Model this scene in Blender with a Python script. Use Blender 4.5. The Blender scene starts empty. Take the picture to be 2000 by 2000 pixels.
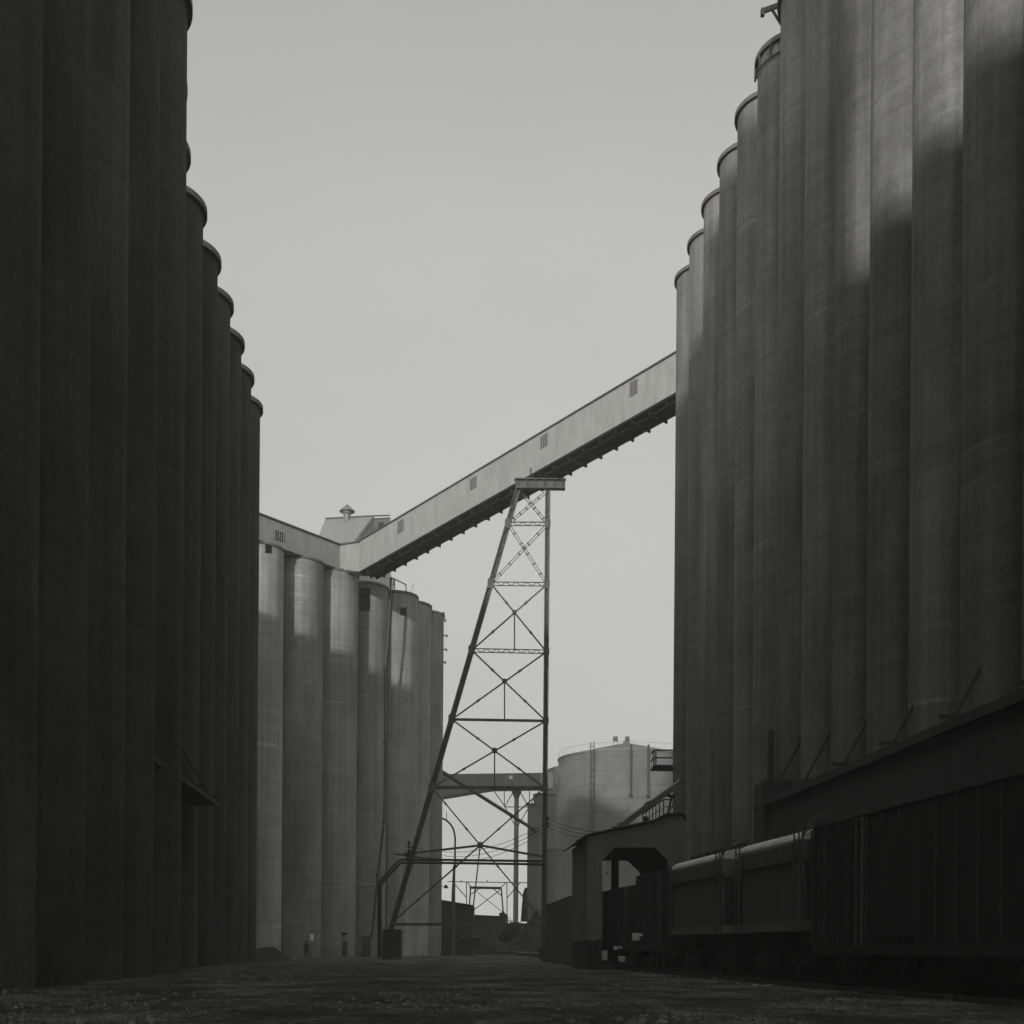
import bpy, math, random
from mathutils import Vector, Matrix, noise as mnoise
random.seed(7)
R = math.radians
sc = bpy.context.scene
col = sc.collection
F = 2350.0          # focal length in photo pixels (2000 px frame)
HC = 1.3            # camera height
CX, CY = 995.0, 1850.0
ROLL = R(0.45)

def at(px, py, Y):
    """where the sight line through a photo point meets the plane at distance Y"""
    dx, dy = px - 1000, py - 1850
    c, s = math.cos(ROLL), math.sin(ROLL)
    x = dx * c + dy * s + 1000
    y = -dx * s + dy * c + 1850
    return Vector(((x - CX) / F * Y, Y, HC + (CY - y) / F * Y))

# ------------------------------------------------------------------ materials
TINT = (1.0, 1.0, 0.965)
def grey(v):
    return (v * TINT[0], v * TINT[1], v * TINT[2], 1)
M = {}
def new_mat(name):
    m = bpy.data.materials.new(name); m.use_nodes = True
    nt = m.node_tree
    return m, nt, nt.nodes['Principled BSDF']
def plain(name, v, rough=0.7, metal=0.0, var=0.25, scale=2.0, bump=0.0, zscale=1.0):
    m, nt, b = new_mat(name)
    N, L = nt.nodes, nt.links
    tc = N.new('ShaderNodeTexCoord'); mp = N.new('ShaderNodeMapping')
    mp.inputs['Scale'].default_value = (1, 1, zscale)
    L.new(tc.outputs['Object'], mp.inputs['Vector'])
    oi = N.new('ShaderNodeObjectInfo')
    mul = N.new('ShaderNodeMath'); mul.operation = 'MULTIPLY'; mul.inputs[1].default_value = 37.0
    L.new(oi.outputs['Random'], mul.inputs[0])
    no = N.new('ShaderNodeTexNoise'); no.noise_dimensions = '4D'
    no.inputs['Scale'].default_value = scale; no.inputs['Detail'].default_value = 5
    no.inputs['Roughness'].default_value = 0.65
    L.new(mp.outputs[0], no.inputs['Vector']); L.new(mul.outputs[0], no.inputs['W'])
    cr = N.new('ShaderNodeValToRGB')
    cr.color_ramp.elements[0].position = 0.3; cr.color_ramp.elements[1].position = 0.7
    cr.color_ramp.elements[0].color = grey(v * (1 - var)); cr.color_ramp.elements[1].color = grey(v * (1 + var))
    L.new(no.outputs[0], cr.inputs[0]); L.new(cr.outputs[0], b.inputs['Base Color'])
    b.inputs['Roughness'].default_value = rough; b.inputs['Metallic'].default_value = metal
    if bump:
        bp = N.new('ShaderNodeBump'); bp.inputs['Strength'].default_value = bump
        bp.inputs['Distance'].default_value = 0.05
        L.new(no.outputs[0], bp.inputs['Height']); L.new(bp.outputs[0], b.inputs['Normal'])
    M[name] = m
    return m

def concrete(name, v, contrast=1.0, lines=1.0):
    m, nt, b = new_mat(name); N, L = nt.nodes, nt.links
    tc = N.new('ShaderNodeTexCoord')
    oi = N.new('ShaderNodeObjectInfo')
    w = N.new('ShaderNodeMath'); w.operation = 'MULTIPLY'; w.inputs[1].default_value = 53.0
    L.new(oi.outputs['Random'], w.inputs[0])
    def nz(sx, sz, scale, detail, rough=0.6, woff=0.0, dist=0.0):
        mp = N.new('ShaderNodeMapping'); mp.inputs['Scale'].default_value = (sx, sx, sz)
        L.new(tc.outputs['Object'], mp.inputs['Vector'])
        ad = N.new('ShaderNodeMath'); ad.operation = 'ADD'; ad.inputs[1].default_value = woff
        L.new(w.outputs[0], ad.inputs[0])
        no = N.new('ShaderNodeTexNoise'); no.noise_dimensions = '4D'
        no.inputs['Scale'].default_value = scale; no.inputs['Detail'].default_value = detail
        no.inputs['Roughness'].default_value = rough; no.inputs['Distortion'].default_value = dist
        L.new(mp.outputs[0], no.inputs['Vector']); L.new(ad.outputs[0], no.inputs['W'])
        return no
    def ramp(src, p0, p1, c0, c1):
        r = N.new('ShaderNodeMapRange'); r.inputs['From Min'].default_value = p0; r.inputs['From Max'].default_value = p1
        r.inputs['To Min'].default_value = c0; r.inputs['To Max'].default_value = c1
        L.new(src.outputs[0], r.inputs['Value']); return r
    def mulv(a, c):
        k = N.new('ShaderNodeMath'); k.operation = 'MULTIPLY'
        L.new(a.outputs[0], k.inputs[0]); L.new(c.outputs[0], k.inputs[1]); return k
    k = contrast
    blot = ramp(nz(0.22, 0.10, 1.0, 6, 0.7, 1), 0.32, 0.68, 1 - .34 * k, 1 + .30 * k)      # broad weathering
    streak = ramp(nz(2.6, 0.05, 1.0, 4, 0.6, 9), 0.3, 0.7, 1 - .22 * k, 1 + .16 * k)        # rain streaks
    band = ramp(nz(0.10, 2.4, 1.0, 3, 0.7, 17), 0.32, 0.68, 1 - .12 * k, 1 + .12 * k)       # lifts of the slip form
    grain = ramp(nz(3.5, 3.5, 2.0, 6, 0.75, 23), 0.3, 0.7, 1 - .20 * k, 1 + .18 * k)
    crack = ramp(nz(0.12, 3.3, 1.0, 2, 0.5, 31, 0.6), 0.690, 0.705, 1.0, 1 + .45 * lines)     # pale lime lines along pour joints
    # object to object difference
    obj = N.new('ShaderNodeMapRange'); obj.inputs['To Min'].default_value = 1 - .13 * k; obj.inputs['To Max'].default_value = 1 + .13 * k
    L.new(oi.outputs['Random'], obj.inputs['Value'])
    t = mulv(mulv(mulv(blot, streak), mulv(band, grain)), mulv(crack, obj))
    base = N.new('ShaderNodeMath'); base.operation = 'MULTIPLY'; base.inputs[1].default_value = v
    L.new(t.outputs[0], base.inputs[0])
    cb = N.new('ShaderNodeCombineColor')
    L.new(base.outputs[0], cb.inputs[0]); L.new(base.outputs[0], cb.inputs[1])
    bl = N.new('ShaderNodeMath'); bl.operation = 'MULTIPLY'; bl.inputs[1].default_value = TINT[2]
    L.new(base.outputs[0], bl.inputs[0]); L.new(bl.outputs[0], cb.inputs[2])
    L.new(cb.outputs[0], b.inputs['Base Color'])
    b.inputs['Roughness'].default_value = 0.92
    b.inputs['Specular IOR Level'].default_value = 0.2
    bp = N.new('ShaderNodeBump'); bp.inputs['Strength'].default_value = 0.5; bp.inputs['Distance'].default_value = 0.04
    L.new(t.outputs[0], bp.inputs['Height']); L.new(bp.outputs[0], b.inputs['Normal'])
    M[name] = m; return m

def siding(name, v, pitch, var=0.08, rough=0.55, depth=0.03, axis='X', metal=0.0):
    """sheet metal or boards with ribs along one axis"""
    m, nt, b = new_mat(name); N, L = nt.nodes, nt.links
    tc = N.new('ShaderNodeTexCoord')
    wv = N.new('ShaderNodeTexWave'); wv.wave_type = 'BANDS'; wv.bands_direction = axis
    wv.inputs['Scale'].default_value = 0.314 / pitch; wv.inputs['Distortion'].default_value = 0.0
    L.new(tc.outputs['Object'], wv.inputs['Vector'])
    no = N.new('ShaderNodeTexNoise'); no.inputs['Scale'].default_value = 1.1; no.inputs['Detail'].default_value = 8
    no.inputs['Roughness'].default_value = 0.75
    mq = N.new('ShaderNodeMapping'); mq.inputs['Scale'].default_value = (1, 1, .3)
    L.new(tc.outputs['Object'], mq.inputs['Vector']); L.new(mq.outputs[0], no.inputs['Vector'])
    cr = N.new('ShaderNodeValToRGB'); cr.color_ramp.elements[0].position = .3; cr.color_ramp.elements[1].position = .7
    cr.color_ramp.elements[0].color = grey(v * (1 - var * 1.6)); cr.color_ramp.elements[1].color = grey(v * (1 + var))
    L.new(no.outputs[0], cr.inputs[0]); L.new(cr.outputs[0], b.inputs['Base Color'])
    bp = N.new('ShaderNodeBump'); bp.inputs['Strength'].default_value = 0.6; bp.inputs['Distance'].default_value = depth
    L.new(wv.outputs['Fac'], bp.inputs['Height']); L.new(bp.outputs[0], b.inputs['Normal'])
    b.inputs['Roughness'].default_value = rough; b.inputs['Metallic'].default_value = metal
    M[name] = m; return m

def tank_mat(name, v):
    m, nt, b = new_mat(name); N, L = nt.nodes, nt.links
    tc = N.new('ShaderNodeTexCoord')
    sep = N.new('ShaderNodeSeparateXYZ'); L.new(tc.outputs['Object'], sep.inputs[0])
    an = N.new('ShaderNodeMath'); an.operation = 'ARCTAN2'
    L.new(sep.outputs[1], an.inputs[0]); L.new(sep.outputs[0], an.inputs[1])
    sc_ = N.new('ShaderNodeMath'); sc_.operation = 'MULTIPLY'; sc_.inputs[1].default_value = 10.7
    L.new(an.outputs[0], sc_.inputs[0])
    cb = N.new('ShaderNodeCombineXYZ'); L.new(sc_.outputs[0], cb.inputs[0]); L.new(sep.outputs[2], cb.inputs[1])
    br = N.new('ShaderNodeTexBrick'); br.inputs['Scale'].default_value = 1.0
    br.inputs['Brick Width'].default_value = 7.0; br.inputs['Row Height'].default_value = 2.08
    br.inputs['Mortar Size'].default_value = 0.05; br.inputs['Mortar Smooth'].default_value = 0.3
    br.inputs['Color1'].default_value = grey(v); br.inputs['Color2'].default_value = grey(v * .93); br.inputs['Mortar'].default_value = grey(v * .5)
    L.new(cb.outputs[0], br.inputs['Vector'])
    no = N.new('ShaderNodeTexNoise'); no.inputs['Scale'].default_value = 0.5; no.inputs['Detail'].default_value = 6
    L.new(tc.outputs['Object'], no.inputs['Vector'])
    mr = N.new('ShaderNodeMapRange'); mr.inputs['From Min'].default_value = .3; mr.inputs['From Max'].default_value = .7
    mr.inputs['To Min'].default_value = .8; mr.inputs['To Max'].default_value = 1.1
    L.new(no.outputs[0], mr.inputs['Value'])
    mx = N.new('ShaderNodeVectorMath'); mx.operation = 'SCALE'
    L.new(br.outputs['Color'], mx.inputs[0]); L.new(mr.outputs[0], mx.inputs['Scale'])
    L.new(mx.outputs[0], b.inputs['Base Color'])
    b.inputs['Roughness'].default_value = 0.75
    M[name] = m; return m

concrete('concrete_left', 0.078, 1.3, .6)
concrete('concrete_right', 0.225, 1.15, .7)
concrete('concrete_annex', 0.295, 1.05, 1.2)
concrete('concrete_far', 0.20, 0.8, .4)
plain('rim_concrete', 0.15, 0.95, var=.3, scale=1.5)
siding('white_siding', 0.34, 0.24, .16, .6, .02)
siding('grey_siding', 0.18, 0.3, .18, .75, .04)
siding('roof_siding', 0.27, 0.35, .08, .6, .03)
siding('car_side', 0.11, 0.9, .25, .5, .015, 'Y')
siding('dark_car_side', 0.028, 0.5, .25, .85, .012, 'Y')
tank_mat('tank_steel', 0.2)
plain('dark_steel', 0.075, 0.7, 0.0, .4, 3)
plain('rust_steel', 0.11, 0.8, 0.0, .45, 1.6, zscale=.4)
plain('black_iron', 0.028, 0.7, 0, .3)
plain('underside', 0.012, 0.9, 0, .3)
plain('galvanised', 0.22, 0.55, 0.2, .25)
plain('car_roof', 0.6, 0.45, 0.0, .3, 1.2)
plain('window_dark', 0.03, 0.8, 0, .2)
plain('window_grey', 0.10, 0.7, 0, .15, 6)
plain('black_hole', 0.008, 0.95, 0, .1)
plain('white_paint', 0.75, 0.6, 0, .1)
plain('dark_wall', 0.035, 0.9, 0, .3, 1)
plain('mid_wall', 0.06, 0.9, 0, .3, 1)
plain('spoil', 0.035, 0.95, 0, .5, 2)
plain('leaf', 0.035, 0.8, 0, .5, 1.5)
plain('far_leaf', 0.06, 0.8, 0, .5, 1.5)
plain('cloth_dark', 0.012, 0.9, 0, .3)
plain('skin', 0.3, 0.6, 0, .1)
plain('litter', 0.5, 0.8, 0, .3, 8)
plain('clod', 0.16, 0.95, 0, .7, 1.2)
plain('weeds', 0.12, 0.9, 0, .6, 3)

# ------------------------------------------------------------------ mesh builder
class MB:
    def __init__(s): s.v = []; s.f = []; s.sm = []
    def add(s, vs, fs, smooth=False):
        o = len(s.v); s.v += [Vector(p) for p in vs]
        for f in fs: s.f.append([o + i for i in f]); s.sm.append(smooth)
        return s
    def box(s, x0, x1, y0, y1, z0, z1):
        return s.add([(x0,y0,z0),(x1,y0,z0),(x1,y1,z0),(x0,y1,z0),(x0,y0,z1),(x1,y0,z1),(x1,y1,z1),(x0,y1,z1)],
              [(0,3,2,1),(4,5,6,7),(0,1,5,4),(1,2,6,5),(2,3,7,6),(3,0,4,7)])
    def hexa(s, lo, hi):
        """prism between two matching polygons"""
        n = len(lo); vs = list(lo) + list(hi)
        fs = [tuple(reversed(range(n))), tuple(range(n, 2*n))] + [(i, (i+1) % n, n+(i+1) % n, n+i) for i in range(n)]
        return s.add(vs, fs)
    def bar(s, a, b, w, h=None, up=Vector((0,0,1))):
        h = h or w; a = Vector(a); b = Vector(b); d = (b - a).normalized()
        if abs(d.dot(up)) > .98: up = Vector((0,1,0))
        x = d.cross(up).normalized() * w / 2; y = x.cross(d).normalized() * h / 2
        q = [-x-y, x-y, x+y, -x+y]
        return s.hexa([a+k for k in q], [b+k for k in q])
    def tube(s, pts, r, n=10, cap=True):
        pts = [Vector(p) for p in pts]; rr = r if isinstance(r, (list, tuple)) else [r]*len(pts)
        rings = []; prev = None
        for i, p in enumerate(pts):
            if i == 0: d = pts[1]-p
            elif i == len(pts)-1: d = p-pts[i-1]
            else: d = (pts[i+1]-p).normalized() + (p-pts[i-1]).normalized()
            d.normalize()
            ref = Vector((0,0,1)) if abs(d.z) < .9 else Vector((0,1,0))
            if prev is None: u = d.cross(ref).normalized()
            else: u = (prev - d*prev.dot(d)).normalized()
            prev = u; w = d.cross(u)
            rings.append([p + (u*math.cos(2*math.pi*k/n) + w*math.sin(2*math.pi*k/n))*rr[i] for k in range(n)])
        vs = [v for rg in rings for v in rg]; fs = []
        for i in range(len(rings)-1):
            for k in range(n):
                fs.append((i*n+k, i*n+(k+1)%n, (i+1)*n+(k+1)%n, (i+1)*n+k))
        s.add(vs, fs, True)
        if cap:
            s.add(rings[0], [tuple(reversed(range(n)))]); s.add(rings[-1], [tuple(range(n))])
        return s
    def lathe(s, prof, n=48, c=(0,0,0), smooth=True, closed=False):
        """profile of (r, z); each segment gets its own rings so that edges stay crisp"""
        c = Vector(c); m = len(prof)
        for i in range(m if closed else m-1):
            (r0,z0),(r1,z1) = prof[i], prof[(i+1) % m]
            a = [c+Vector((r0*math.cos(2*math.pi*k/n), r0*math.sin(2*math.pi*k/n), z0)) for k in range(n)]
            b = [c+Vector((r1*math.cos(2*math.pi*k/n), r1*math.sin(2*math.pi*k/n), z1)) for k in range(n)]
            if r1 < 1e-5: s.add(a+[c+Vector((0,0,z1))], [(k,(k+1)%n,n) for k in range(n)], smooth)
            elif r0 < 1e-5: s.add(b+[c+Vector((0,0,z0))], [((k+1)%n,k,n) for k in range(n)], smooth)
            else: s.add(a+b, [(k,(k+1)%n,n+(k+1)%n,n+k) for k in range(n)], smooth)
        return s
    def build(s, name, mat, parent=None, origin=None, bevel=0.0):
        root = parent
        o0 = Vector((0,0,0))
        p = parent
        while p is not None: o0 += p.location; p = p.parent
        loc = Vector((0,0,0))
        if parent is None:
            if origin is None:
                xs=[v.x for v in s.v]; ys=[v.y for v in s.v]; zs=[v.z for v in s.v]
                origin = Vector(((min(xs)+max(xs))/2,(min(ys)+max(ys))/2,min(zs)))
            loc = Vector(origin); o0 = loc
        me = bpy.data.meshes.new(name)
        me.from_pydata([v - o0 for v in s.v], [], s.f); me.update()
        me.polygons.foreach_set('use_smooth', s.sm)
        me.materials.append(M[mat] if isinstance(mat, str) else mat)
        o = bpy.data.objects.new(name, me); col.objects.link(o)
        o.location = loc
        if parent is not None: o.parent = parent
        if bevel:
            bv = o.modifiers.new('bevel','BEVEL'); bv.width = bevel; bv.segments = 2; bv.limit_method='ANGLE'
        return o

def tag(o, label=None, cat=None, group=None, kind=None):
    if label: o['label'] = label
    if cat: o['category'] = cat
    if group: o['group'] = group
    if kind: o['kind'] = kind
    return o
def thing(name, loc, label, cat, group=None):
    o = bpy.data.objects.new(name, None); col.objects.link(o); o.location = loc
    o.empty_display_size = .3
    return tag(o, label, cat, group)
def cp(o, parent, loc=None):
    c = o.copy(); col.objects.link(c); c.parent = parent
    if loc is not None: c.location = loc
    return c
def sstep(t): t = max(0, min(1, t)); return t*t*(3-2*t)
def gz(x, y):
    h = .85*sstep((y-70)/75)*sstep((x+20)/13)
    return h
def bumps(x, y):
    n = mnoise.noise(Vector((x*.35, y*.25, 1.3)))*.12 + mnoise.noise(Vector((x*1.3+y*.5, y*.7, 5.3)))*.035
    for c in (-6.5, -4.6, .6, 2.5):       # wheel ruts wandering up the yard
        d = x - (c + 1.1*math.sin(y*.045+c*.2))
        if abs(d) < .8: n += -.10*math.exp(-(d/.22)**2) + .05*math.exp(-((abs(d)-.42)/.15)**2)
    return n * (1 if y < 110 else .5)

# ------------------------------------------------------------------ ground
def make_ground():
    def axis(lo, hi, fine_lo, fine_hi, st, big):
        a = []; x = lo
        while x < hi:
            a.append(x)
            x += st if fine_lo <= x < fine_hi else big
        a.append(hi); return a
    xs = axis(-3000, 3000, -24, 22, .2, 185); ys = axis(-3000, 11, 0, 0, 1, 180) + axis(11.3, 70, 11, 70, .28, 1)[:-1] + axis(70, 178, 70, 178, .6, 1) + axis(190, 6000, 0, 0, 1, 180)
    vs = []; fs = []
    for y in ys:
        for x in xs:
            z = gz(x, y)
            if -24.2 < x < 22.2 and 11 < y < 178: z += bumps(x, y)
            vs.append((x, y, z))
    n = len(xs)
    for j in range(len(ys)-1):
        for i in range(n-1): fs.append((j*n+i, j*n+i+1, (j+1)*n+i+1, (j+1)*n+i))
    mb = MB(); mb.add(vs, fs, True)
    m, nt, b = new_mat('dirt'); N, L = nt.nodes, nt.links
    tc = N.new('ShaderNodeTexCoord')
    mp = N.new('ShaderNodeMapping'); mp.inputs['Scale'].default_value = (.62, .42, 1); mp.inputs['Rotation'].default_value = (0,0,R(25))
    L.new(tc.outputs['Object'], mp.inputs['Vector'])
    n1 = N.new('ShaderNodeTexNoise'); n1.inputs['Scale'].default_value = .55; n1.inputs['Detail'].default_value = 9; n1.inputs['Roughness'].default_value = .72
    L.new(mp.outputs[0], n1.inputs['Vector'])
    n2 = N.new('ShaderNodeTexNoise'); n2.inputs['Scale'].default_value = 5; n2.inputs['Detail'].default_value = 6; n2.inputs['Roughness'].default_value = .7
    L.new(tc.outputs['Object'], n2.inputs['Vector'])
    mm = N.new('ShaderNodeMath'); mm.operation = 'MULTIPLY'; L.new(n1.outputs[0], mm.inputs[0]); L.new(n2.outputs[0], mm.inputs[1])
    cr = N.new('ShaderNodeValToRGB'); e = cr.color_ramp.elements
    e[0].position = .17; e[0].color = grey(.02); e[1].position = .35; e[1].color = grey(.30)
    k = cr.color_ramp.elements.new(.25); k.color = grey(.075)
    L.new(mm.outputs[0], cr.inputs[0]); L.new(cr.outputs[0], b.inputs['Base Color'])
    b.inputs['Roughness'].default_value = .95; b.inputs['Specular IOR Level'].default_value = .15
    bp = N.new('ShaderNodeBump'); bp.inputs['Strength'].default_value = .9; bp.inputs['Distance'].default_value = .12
    L.new(n2.outputs[0], bp.inputs['Height']); L.new(bp.outputs[0], b.inputs['Normal'])
    M['dirt'] = m
    o = mb.build('ground', 'dirt', None, (0,0,0)); tag(o, 'dark rutted dirt yard between the silo rows', None, None, 'structure')
make_ground()
# weeds and trampled tufts, one mass nobody could count
def make_weeds():
    mb = MB()
    for i in range(5200):
        y = 17 + 95*random.random()**1.5; x = random.uniform(-.5, .42)*y
        if x < -17 or x > 14: continue
        cl = mnoise.noise(Vector((x*.22, y*.16, 9)))
        if cl < -.02 + random.uniform(-.2, .3): continue
        z = gz(x, y) + bumps(x, y)
        for k in range(random.randint(3, 6)):
            a = random.uniform(0, 6.28); h = random.uniform(.04, .15); l = random.uniform(.03, .13); w = random.uniform(.008, .02)
            ox, oy = x+random.uniform(-.12, .12), y+random.uniform(-.12, .12)
            c, s_ = math.cos(a), math.sin(a)
            mb.add([(ox-w*s_, oy+w*c, z-.02), (ox+w*s_, oy-w*c, z-.02), (ox+c*l, oy+s_*l, z+h)], [(0,1,2)])
    o = mb.build('weeds', 'weeds', None, (0,60,0)); tag(o, 'trampled dry weeds scattered over the dark dirt yard', 'weeds', None, 'stuff')
make_weeds()
def make_clods():
    mb = MB(); rnd = random.Random(21)
    for i in range(9000):
        y = 15 + 100*rnd.random()**1.4; x = rnd.uniform(-.45, .30)*y
        if x < -16 or x > 9: continue
        if mnoise.noise(Vector((x*.3, y*.12, 2))) + rnd.uniform(-.3, .25) < 0: continue
        s_ = rnd.uniform(.02, .06) * (1 + 1.4*rnd.random()**5); z = gz(x, y) + bumps(x, y)
        p = [Vector((x + s_*math.cos(a)*rnd.uniform(.7, 1.5), y + s_*math.sin(a)*rnd.uniform(.7, 1.5), z-.01)) for a in (0, 1.6, 3.1, 4.7)]
        t = Vector((x + rnd.uniform(-.3, .3)*s_, y, z + s_*rnd.uniform(.5, 1.1)))
        mb.add(p + [t], [(0,1,4),(1,2,4),(2,3,4),(3,0,4)])
    o = mb.build('gravel', 'clod', None, (0,60,0)); tag(o, 'loose stones and clods of earth strewn across the yard', 'gravel', None, 'stuff')
make_clods()

# ------------------------------------------------------------------ silo rows
def silo_protos(tag_, r, H, delta, mat, rimh=.26, mat_rim='rim_concrete', dz=0.0):
    w = MB(); w.lathe([(r, -1.0), (r, H-rimh)], 72)
    w.lathe([(r-.01, H-.05), (0, H-.02)], 48, smooth=False)
    me = w
    rim = MB(); rim.lathe([(r-.02, H-rimh), (r+delta, H-rimh), (r+delta, H), (r-.3, H), (r-.3, H-rimh)], 72, closed=True)
    return w, rim
def build_row(root, centres, r, H, delta, mat, rimh=.26):
    """silos as parts of the elevator, each with its rim as a sub-part; copies share the mesh"""
    w, rim = silo_protos('', r, H, delta, mat, rimh)
    first = None; out = []
    for i, (x, y) in enumerate(centres):
        loc = Vector((x, y, 0)) - root.location
        if first is None:
            base = root.location.copy()
            # build the prototypes round the origin
            me = bpy.data.meshes.new('silo'); me.from_pydata(w.v, [], w.f); me.polygons.foreach_set('use_smooth', w.sm); me.materials.append(M[mat])
            s = bpy.data.objects.new('silo', me); col.objects.link(s); s.parent = root; s.location = loc
            mr = bpy.data.meshes.new('rim'); mr.from_pydata(rim.v, [], rim.f); mr.polygons.foreach_set('use_smooth', rim.sm); mr.materials.append(M['rim_concrete'])
            q = bpy.data.objects.new('rim', mr); col.objects.link(q); q.parent = s
            first = (s, q)
        else:
            s = cp(first[0], root, loc); q = cp(first[1], s)
        q.location = (0, 0, (i % 3) * .004)
        s.rotation_euler = (0, 0, i*0.0)
        out.append(s)
    # web walls that close the joints between neighbouring silos
    mb = MB()
    for a, b in zip(centres[:-1], centres[1:]):
        mb.bar((a[0], a[1], (H-.5)/2-.25), (b[0], b[1], (H-.5)/2-.25), .9, H-.3)
    mb.build('web_wall', mat, root)
    return out

# left elevator
SL = 42.0; HL = SL + HC
aL, DL = -0.07772887, 0.12033098
def Lc(j):
    sh = {-1: .0186, -2: .0467}.get(j, .044 if j < -2 else 0)
    return ((-.47433593 + math.sin(aL)*DL*j + sh)*SL, (1.506486 + math.cos(aL)*DL*j)*SL)
root_L = thing('grain_elevator', (Lc(0)[0], Lc(0)[1], 0), 'very dark tall concrete grain elevator, a row of silos receding down the left', 'grain elevator')
Ls = [Lc(j) for j in range(6, -25, -1)]
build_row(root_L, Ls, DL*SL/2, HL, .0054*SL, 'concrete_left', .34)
mb = MB()
for a, b in zip(Ls[:-1], Ls[1:]):
    mb.hexa([Vector((b[0]-1.2, b[1], -1)), Vector((a[0]-1.2, a[1], -1)), Vector((a[0]-34, a[1], -1)), Vector((b[0]-34, b[1], -1))],
            [Vector((b[0]-1.2, b[1], HL-.4)), Vector((a[0]-1.2, a[1], HL-.4)), Vector((a[0]-34, a[1], HL-.4)), Vector((b[0]-34, b[1], HL-.4))])
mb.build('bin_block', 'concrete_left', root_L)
def lrow_x(y): # centre line of the near part of the row
    return -17.83 - .0777*(y-63.3) + 2.1
def roof_block(name, y0, y1, top, setback, depth=14):  # unseen roof blocks, shaped so their shade falls on the right row
    mb = MB(); a = lrow_x(y0)-setback; b = lrow_x(y1)-setback
    q = lambda x, y, z: Vector((x, y, z))
    mb.hexa([q(a,y0,HL-.5), q(b,y1,HL-.5), q(b-depth,y1,HL-.5), q(a-depth,y0,HL-.5)], [q(a,y0,top), q(b,y1,top), q(b-depth,y1,top), q(a-depth,y0,top)])
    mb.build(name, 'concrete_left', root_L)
roof_block('shade_tower', -14.5, -8, 72, 0, 2.5)
roof_block('headhouse', -7.99, 6.5, 62.5, 0, 2.5)
roof_block('shade_wing', 6.51, 12, 57, 0, 2.5)
roof_block('shade_wing', 12.01, 26, 54.3, 0, 2.5)
roof_block('shade_strip', -56, -14.51, 44.6, 0, 4)

# right elevator
SR = 48.0; HR = SR + HC
aR, DR = -0.06760938, 0.08876401
def Rc(j): return ((.32230861 + math.sin(aR)*DR*j)*SR, (1.26284795 + math.cos(aR)*DR*j)*SR)
root_R = thing('grain_elevator', (Rc(0)[0], Rc(0)[1], 0), 'tallest concrete grain elevator, the silo row on the right with sunlit patches up high', 'grain elevator')
Rs = [Rc(j) for j in range(6, -13, -1)]
build_row(root_R, Rs, DR*SR/2, HR, .0036*SR, 'concrete_right', .24)
mb = MB()
for a, b in zip(Rs[:-1], Rs[1:]):
    q = lambda p, z, e: Vector((p[0]+e, p[1], z))
    mb.hexa([q(b,-1,1), q(b,-1,12), q(a,-1,12), q(a,-1,1)], [q(b,HR-.4,1), q(b,HR-.4,12), q(a,HR-.4,12), q(a,HR-.4,1)])
mb.build('bin_block', 'concrete_right', root_R)
mb = MB(); mb.box(15.6, 27, 97, 106, -1, 56); mb.build('headhouse', 'concrete_right', root_R)
# hoist arm near the top of the nearer silo
mb = MB(); a = at(1489, 22, 61.5); b = at(1524, 9, 61.8); c = at(1526, 48, 61.8)
mb.bar(a, b, .2, .2); mb.bar(at(1507, 17, 61.65), c, .1); mb.box(a.x-.08, a.x+.1, 61.4, 61.6, a.z-.24, a.z+.12)
mb.build('hoist_arm', 'dark_steel', root_R)
# pipe rail hung under the rim of the second silo
cx, cy = Rc(1); rr = DR*SR/2 + .13; mb = MB()
pts = [(cx+rr*math.cos(R(t)), cy+rr*math.sin(R(t)), HR-.95) for t in range(170, 291, 8)]
mb.tube(pts, .05, 6)
for t in range(170, 291, 24): mb.bar((cx+rr*math.cos(R(t)), cy+rr*math.sin(R(t)), HR-.95), (cx+rr*math.cos(R(t)), cy+rr*math.sin(R(t)), HR-.24), .09)
mb.build('hanging_rail', 'dark_steel', root_R)
# balcony beside the last silo
mb = MB()
for yy in (1465, 1480, 1496): mb.bar(at(1276, yy, 87), at(1322, yy, 87), .09 if yy < 1490 else .16)
for xx in (1277, 1281): mb.bar(at(xx, 1464, 87), at(xx, 1497, 87), .09)
for yy in (1465, 1480, 1496): mb.bar(at(1277, yy, 87), at(1277, yy, 87)+Vector((0,1.6,0)), .08)
p0 = at(1276, 1497, 87); p1 = at(1322, 1497, 87)
mb.box(p0.x, p1.x, 87, 88.6, p0.z-.1, p0.z)
mb.build('balcony', 'dark_steel', root_R)

def canopy(root, side, y0, y1, lat0, lat1, z, n, fh=.8):
    """lean-to canopy on tie rods; its rods are sub-parts"""
    X = lambda y, lat: side*lat - .0745*y
    mb = MB()
    mb.hexa([Vector((X(y0,lat1), y0, z-.15)), Vector((X(y0,lat0), y0, z-.15)), Vector((X(y1,lat0), y1, z-.15)), Vector((X(y1,lat1), y1, z-.15))],
            [Vector((X(y0,lat1), y0, z+.35)), Vector((X(y0,lat0), y0, z)), Vector((X(y1,lat0), y1, z)), Vector((X(y1,lat1), y1, z+.35))])
    mb.bar((X(y0,lat0), y0, z-.05-fh/2), (X(y1,lat0), y1, z-.05-fh/2), .12, fh)
    c = mb.build('canopy', 'mid_wall', root)
    for k in range(n):
        y = y0 + (y1-y0)*(k+.5)/n
        m2 = MB(); m2.bar((X(y,lat0+.1), y, z), (X(y,lat1-.25), y, z+3.1), .11)
        m2.bar((X(y,lat1-.3), y, z+.3), (X(y,lat1-.3), y, z+3.4), .13)
        m2.bar((X(y,lat0-.35), y, z+.08), (X(y,lat1), y, z+.14), .12)
        m2.build('tie_bracket', 'black_iron', c)
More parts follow.
